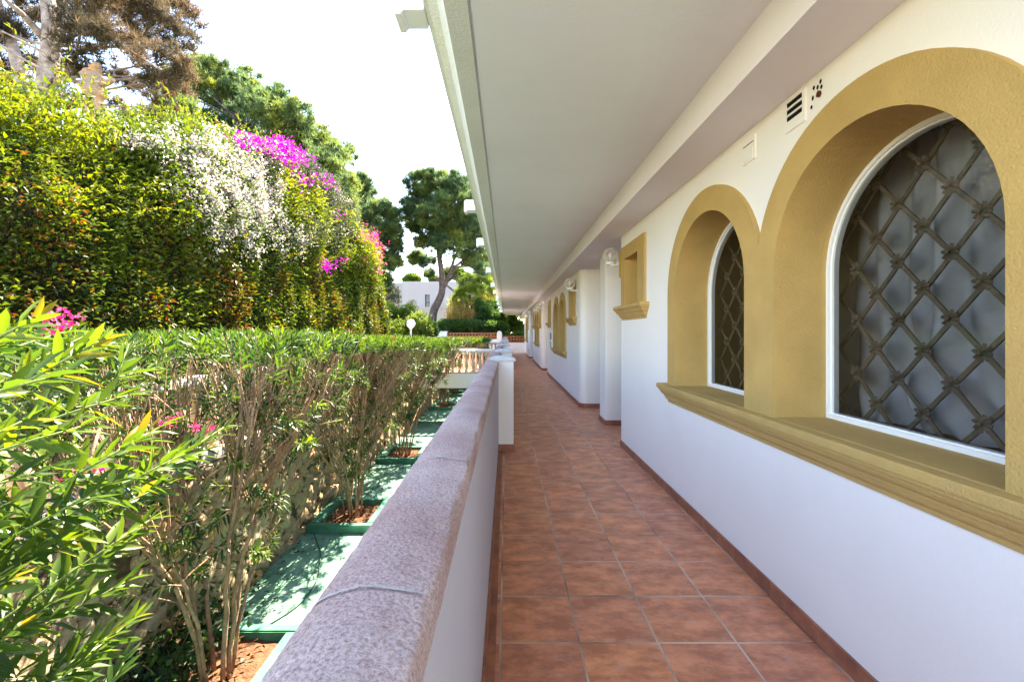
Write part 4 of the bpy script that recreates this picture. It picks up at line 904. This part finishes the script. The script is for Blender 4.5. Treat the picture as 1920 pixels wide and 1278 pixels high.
# green pine behind the flowers
cl = [(360,150,40),(400,140,34),(435,155,36),(330,175,34),(395,190,45),(450,200,48),(340,215,36),(300,245,34),(360,255,40),(420,250,48),(480,235,48),(520,220,40),(490,190,38),(545,250,42),(575,270,40),(600,285,36),(560,215,26),(525,185,24),(625,300,28),(640,290,22),(540,300,45),(590,320,42),(480,290,50),(620,335,34),(645,345,24),(640,375,28),(600,370,40),(650,400,20),(420,300,50),(350,300,45),(560,370,45),(380,115+20,26)]
pine('broad bright green pine behind the bougainvillea', 22, [(470,560),(468,400),(455,300),(440,220)], .35, cl, 'pine', .24, .034, 60000, .55, seed=5, dY=2.5, k=5, flat=.8, group='pines behind the hedge')
cl = [(675,345,22),(680,375,26),(665,410,28),(690,400,26),(715,395,24),(735,405,16),(700,430,30),(730,435,22),(690,465,30),(725,470,24),(742,460,13),(735,492,16),(715,500,22),(700,520,18),(720,525,14),(660,450,24),(738,425,14),(655,380,18)]
pine('narrow pine between the pink flowers and the gap of sky', 30, [(700,600),(702,520),(700,450),(690,380)], .22, cl, 'pine', .28, .04, 30000, .38, seed=8, dY=1.5, k=5, group='pines behind the hedge')
cl = [(790,345,26),(815,340,24),(845,345,24),(870,355,26),(890,375,24),(785,375,28),(820,370,30),(855,385,32),(885,400,26),(780,405,26),(810,405,30),(840,415,30),(800,435,26),(835,440,30),(870,430,28),(895,430,22),(855,455,28),(825,460,20),(885,465,24),(905,480,18),(790,455,14),(775,425,12),(900,450,18),(880,490,16),(905,505,13)]
pine('umbrella pine with a leaning forked trunk beside the eaves', 30, [(808,625),(812,590),(822,565),(829,545),(828,515),(825,490),(822,460),(828,425)], .30, cl, 'pine', .28, .04, 44000, .42, seed=9, dY=1.6, k=5,
     limbs=[([(829,545,0),(845,515,.2),(850,490,.4),(862,465,.6)], .17), ([(848,505,.3),(870,487,.5),(890,483,.7),(912,470,1)], .09), ([(845,515,.2),(862,500,0),(885,500,-.2),(905,515,-.4)], .06), ([(822,480,0),(805,490,-.3),(788,500,-.6)], .05)])
cl = [(782,485,14),(795,490,11),(775,490,8),(805,515,10),(810,490,8)]
# second leaning pine at right
pine('dark slanting pine with bare limbs close under the eaves', 34, [(848,615),(855,570),(866,545),(885,525),(905,510)], .22, [(905,505,18),(925,515,18),(930,500,20)]+cl, 'pine', .3, .04, 9000, .25, seed=12, dY=1.5)
def shrub(name, label, Y, clumps, m, n, ls, cat='shrub', tint0=.5, dY=1.0, group=None, wood=True, flat=.9, seed=2, base_v=None, kind='card', wr=.5):
    t = thing(name, label, cat, group); r = random.Random(seed); cen = []; rad = []
    for (u, v, q) in clumps: o = r.uniform(-dY, dY); cen.append(px(u, v, Y+o)); rad.append(q*(Y+o)/F)
    mb = MB(); bx_ = sum(c.x for c in cen)/len(cen)
    for i, c in enumerate(cen):
        for q in range(3): branchy(mb, (bx_+(c.x-bx_)*.5+r.uniform(-.1, .1), Y, Z0), (c.x+r.gauss(0, .3)*rad[i], c.y+r.gauss(0, .3)*rad[i], c.z+.5*rad[i]), .05, .01, 5, .04, i*3+q)
    mb.build('stems' if cat == 'shrub' else 'trunk', 'bark', t, recalc=False)
    C_ = np.array([tuple(c) for c in cen]); Rr = np.array(rad); wts = Rr**2/np.sum(Rr**2); idx = rng.choice(len(cen), n, p=wts); d = rdir(n); rr = rng.uniform(.2, 1, n)**.4
    lob = 1+.22*fnoise(d*2+C_[idx], 1.6, seed); Q = C_[idx]+d*(Rr[idx]*rr*lob)[:, None]*np.array([1, 1, flat]); Q[:, 2] = np.maximum(Q[:, 2], Z0+.02)
    leaves('foliage' if cat == 'shrub' else 'crown', Q, norm(d*.6+rng.normal(0, .7, (n, 3))+np.array([0, -.1, .3])), rng.uniform(.7, 1.2, n)*ls, rng.uniform(.7, 1.2, n)*ls*wr, tint0+.16*fnoise(Q, 1.2, seed+1)+.1*d[:, 2]+rng.normal(0, .1, n), m, t, kind, .2)
    return t
shrub('bush', 'feathery yellow green bush right of the tall hedge', 23, [(735,600,26),(760,600,26),(785,605,22),(745,625,28),(775,625,26),(718,600,18),(715,630,22),(798,620,14),(730,580,14),(765,582,12)], 'bush', 15000, .16, tint0=.72, wr=.35)
shrub('bush', 'small dark green bush by the lamp globe, left of the leaning trunk', 24, [(805,612,11),(812,622,10),(800,628,12)], 'darkbush', 3500, .14, tint0=.8, seed=4)
shrub('young_tree', 'thin grey green young tree in front of the white house', 32, [(725,535,15),(735,548,14),(712,548,11),(722,560,12),(742,560,8),(728,520,9)], 'olive', 2600, .20, cat='tree', tint0=.5, seed=6, wr=.3)
shrub('young_tree', 'wispy sapling under the right window of the white house', 34, [(772,570,8),(777,582,9),(770,590,9)], 'olive', 700, .18, cat='tree', tint0=.8, seed=7, wr=.3)
shrub('creeper', 'dark ivy bank above the long ring block wall', 29.3, [(u, 615, 13) for u in range(822, 945, 9)]+[(u, 606, 8) for u in range(830, 900, 12)]+[(u, 634, 10) for u in range(948, 990, 8)], 'darkbush', 15000, .17, cat='shrub', tint0=.65, seed=8, dY=.3)
shrub('bush', 'dark leafy bush left of the gallery end', 31, [(905,585,20),(920,600,20),(900,605,18),(925,575,14),(895,570,12),(935,600,14),(912,560,12),(885,600,12),(918,622,14)], 'darkbush', 12000, .2, tint0=.6, seed=9)
shrub('bush', 'bright green bush framed by the gallery end', 33, [(955,610,14),(970,612,13),(960,600,10),(945,615,10),(982,620,10),(992,612,9)], 'darkbush', 7000, .2, tint0=.95, seed=10)
shrub('tree', 'round treetop peeping over the white house roof', 70, [(770,522,9),(780,524,7),(762,525,6)], 'bush', 2200, .5, cat='tree', tint0=.5, seed=11, wr=.5)
shrub('tree', 'distant treetop right of the pine trunk over the roof', 70, [(815,527,10),(840,515,12),(858,512,12),(870,525,14)], 'bush', 4000, .5, cat='tree', tint0=.45, seed=13, wr=.5)
shrub('tree', 'tall loose green tree behind the palms', 40, [(880,530,20),(870,550,16),(900,545,18),(915,560,16),(888,555,16)], 'bush', 8000, .25, cat='tree', tint0=.6, seed=14, wr=.5)
# dry reeds
t = thing('reed_clump', 'dry tan reeds standing between the leaning pine and the palms', 'plant'); n = 700; yy = rng.uniform(29.5, 31.5, n); uu = rng.uniform(840, 890, n)
Pb = np.stack([(uu-U0)/F*yy, yy, np.full(n, Z0)], 1); Ht = H+(V0-rng.uniform(555, 605, n))*yy/F
leaves('canes', Pb, np.stack([rng.normal(0, .08, n), rng.normal(0, .08, n), np.ones(n)], 1), Ht, .05, rng.uniform(.3, 1, n), 'dryfl', t, 'blade')
Pt = Pb.repeat(4, 0); Pt[:, 2] = (Ht.repeat(4)*rng.uniform(.55, 1, n*4)); leaves('blades', Pt, rdir(len(Pt), (0, 0, .3)), .5, .05, rng.uniform(.5, 1, len(Pt)), 'palm', t, 'blade')
# fan palms
def palm(u, v, Y, label, rr, seed):
    t = thing('fan_palm', label, 'palm tree', 'fan palms by the far garden'); r = random.Random(seed); top = px(u, v, Y); mb = MB(); mb.tube([(top.x, Y, Z0), (top.x+.05, Y, top.z*.5), top], [.16, .14, .13], 10); mb.build('trunk', 'thatch', t, smooth='all', recalc=False)
    P = []; DD = []; TT = []; st = MB()
    for k in range(34):
        an = r.uniform(0, 6.28); elv = r.uniform(-.7, 1.2); d = Vector((math.cos(an)*math.cos(elv), math.sin(an)*math.cos(elv), math.sin(elv))); c = top+d*rr*.55; st.tube([top, c], [.015, .01], 4); s = d.orthogonal().normalized(); nn = d.cross(s); tn = .3+.4*r.random()+(.3 if elv < -.2 else 0)
        if r.random() < .5: s, nn = nn, s
        for j in range(17):
            a = -1.35+2.7*j/16; P.append(tuple(c)); DD.append(tuple(d*math.cos(a)+s*math.sin(a)+Vector((0, 0, -.15)))); TT.append(tn)
    leaves('fronds', P, DD, rr*.62, rr*.07, np.array(TT), 'palm', t, 'card', .1, .2); st.build('frond_stalks', 'stem', t, recalc=False)
palm(886, 552, 30.2, 'left fan palm in the far garden', .95, 1); palm(906, 540, 30.8, 'middle fan palm, tallest of the three', 1.0, 2); palm(866, 560, 30.6, 'small yellowing fan palm behind the reeds', .8, 3)
# ================================================================ WHITE HOUSE
hs = thing('house', 'flat-roofed white modern house beyond the garden', 'house'); Yh = 45; k = Yh/F
def hx(u): return (u-U0)*k
def hzv(v): return H+(V0-v)*k
def holed(x0, x1, z0, z1, y, rects, parent, back=None):
    mb = MB(); V, Fc = fill2d([(x0, z0), (x0, z1), (x1, z1), (x1, z0)], [[(a, c), (a, d), (b, d), (b, c)] for a, b, c, d in rects]); mb.add([(p_, y, q) for p_, q in V], Fc)
    for a, b, c, d in rects:
        l = [(a, c), (a, d), (b, d), (b, c)]; mb.add([(p_, y, q) for p_, q in l]+[(p_, y+.3, q) for p_, q in l], [(i, (i+1) % 4, 4+(i+1) % 4, 4+i) for i in range(4)])
    mb.add([(x0, y, z0), (x0, y+12, z0), (x0, y+12, z1), (x0, y, z1)], [(0,1,2,3)]); mb.add([(x1, y, z0), (x1, y+12, z0), (x1, y+12, z1), (x1, y, z1)], [(0,1,2,3)]); mb.add([(x0, y, z1), (x1, y, z1), (x1, y+12, z1), (x0, y+12, z1)], [(0,1,2,3)])
    mb.build('wall', 'house', parent, recalc=False)
wa = (hx(741), hx(752), hzv(575), hzv(551)); wb = (hx(797), hx(806), hzv(578), hzv(552)); wc = (hx(702), hx(708), hzv(552), hzv(545)); wd_ = (hx(843), hx(850), hzv(575), hzv(560))
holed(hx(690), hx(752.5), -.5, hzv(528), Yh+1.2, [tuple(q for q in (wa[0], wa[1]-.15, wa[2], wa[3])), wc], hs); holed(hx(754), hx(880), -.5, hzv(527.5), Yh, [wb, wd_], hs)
for (a, b, c, d), y in ((wa, Yh+1.2), (wb, Yh), (wc, Yh+1.2), (wd_, Yh)):
    wn = link(bpy.data.objects.new('window', None), hs); MB().box(a, b, y+.22, y+.25, c, d).build('glass', 'wglass', wn); mb = MB(); mb.box(a, b, y+.17, y+.21, c+(d-c)*.42, c+(d-c)*.46); mb.box(a, a+.05, y+.17, y+.21, c, d); mb.build('frame', 'dark', wn)
MB().box(hx(775), hx(880), Yh-2.5, Yh-.01, -.4, hzv(581)).build('terrace', 'house', hs); MB().box(hx(775), hx(880), Yh-2.55, Yh-2.35, hzv(581)+.003, hzv(578)).build('terrace_rail', 'house', hs)
MB().box(hx(688), hx(881), Yh+2, Yh+2.2, hzv(527)+.003, hzv(525.5)).build('roof_parapet', 'house', hs)

# dry leaves blown into the planting pits and along the path
n = 380; pk = rng.integers(0, 4, n); yy = np.array(PY)[pk]+rng.normal(0, .34, n); P = np.stack([np.clip(-2.45+rng.normal(0, .26, n), -2.9, -1.5), yy, np.full(n, ZL+.045)], 1)
n2 = 260; P2 = np.stack([-2.95+rng.exponential(.35, n2), rng.uniform(1.5, 13, n2), np.full(n2, ZL+.006)], 1); P = np.concatenate([P, P2]); inpit = np.array([min(abs(y-q) for q in PY) < .58 for y in P[:, 1]]); P[:, 2] = np.where(inpit & (P[:, 0] < -2.0), ZL+.07, ZL+.006)
lt = leaves('leaf_litter', P, np.stack([rng.normal(0, 1, len(P)), rng.normal(0, 1, len(P)), rng.normal(.08, .12, len(P))], 1), rng.uniform(.04, .09, len(P)), .018, rng.uniform(0, 1, len(P)), 'litter', None, 'card', .3)
tag(lt, 'dry fallen oleander leaves scattered in the planting pits and on the path', 'fallen leaves', kind='stuff')
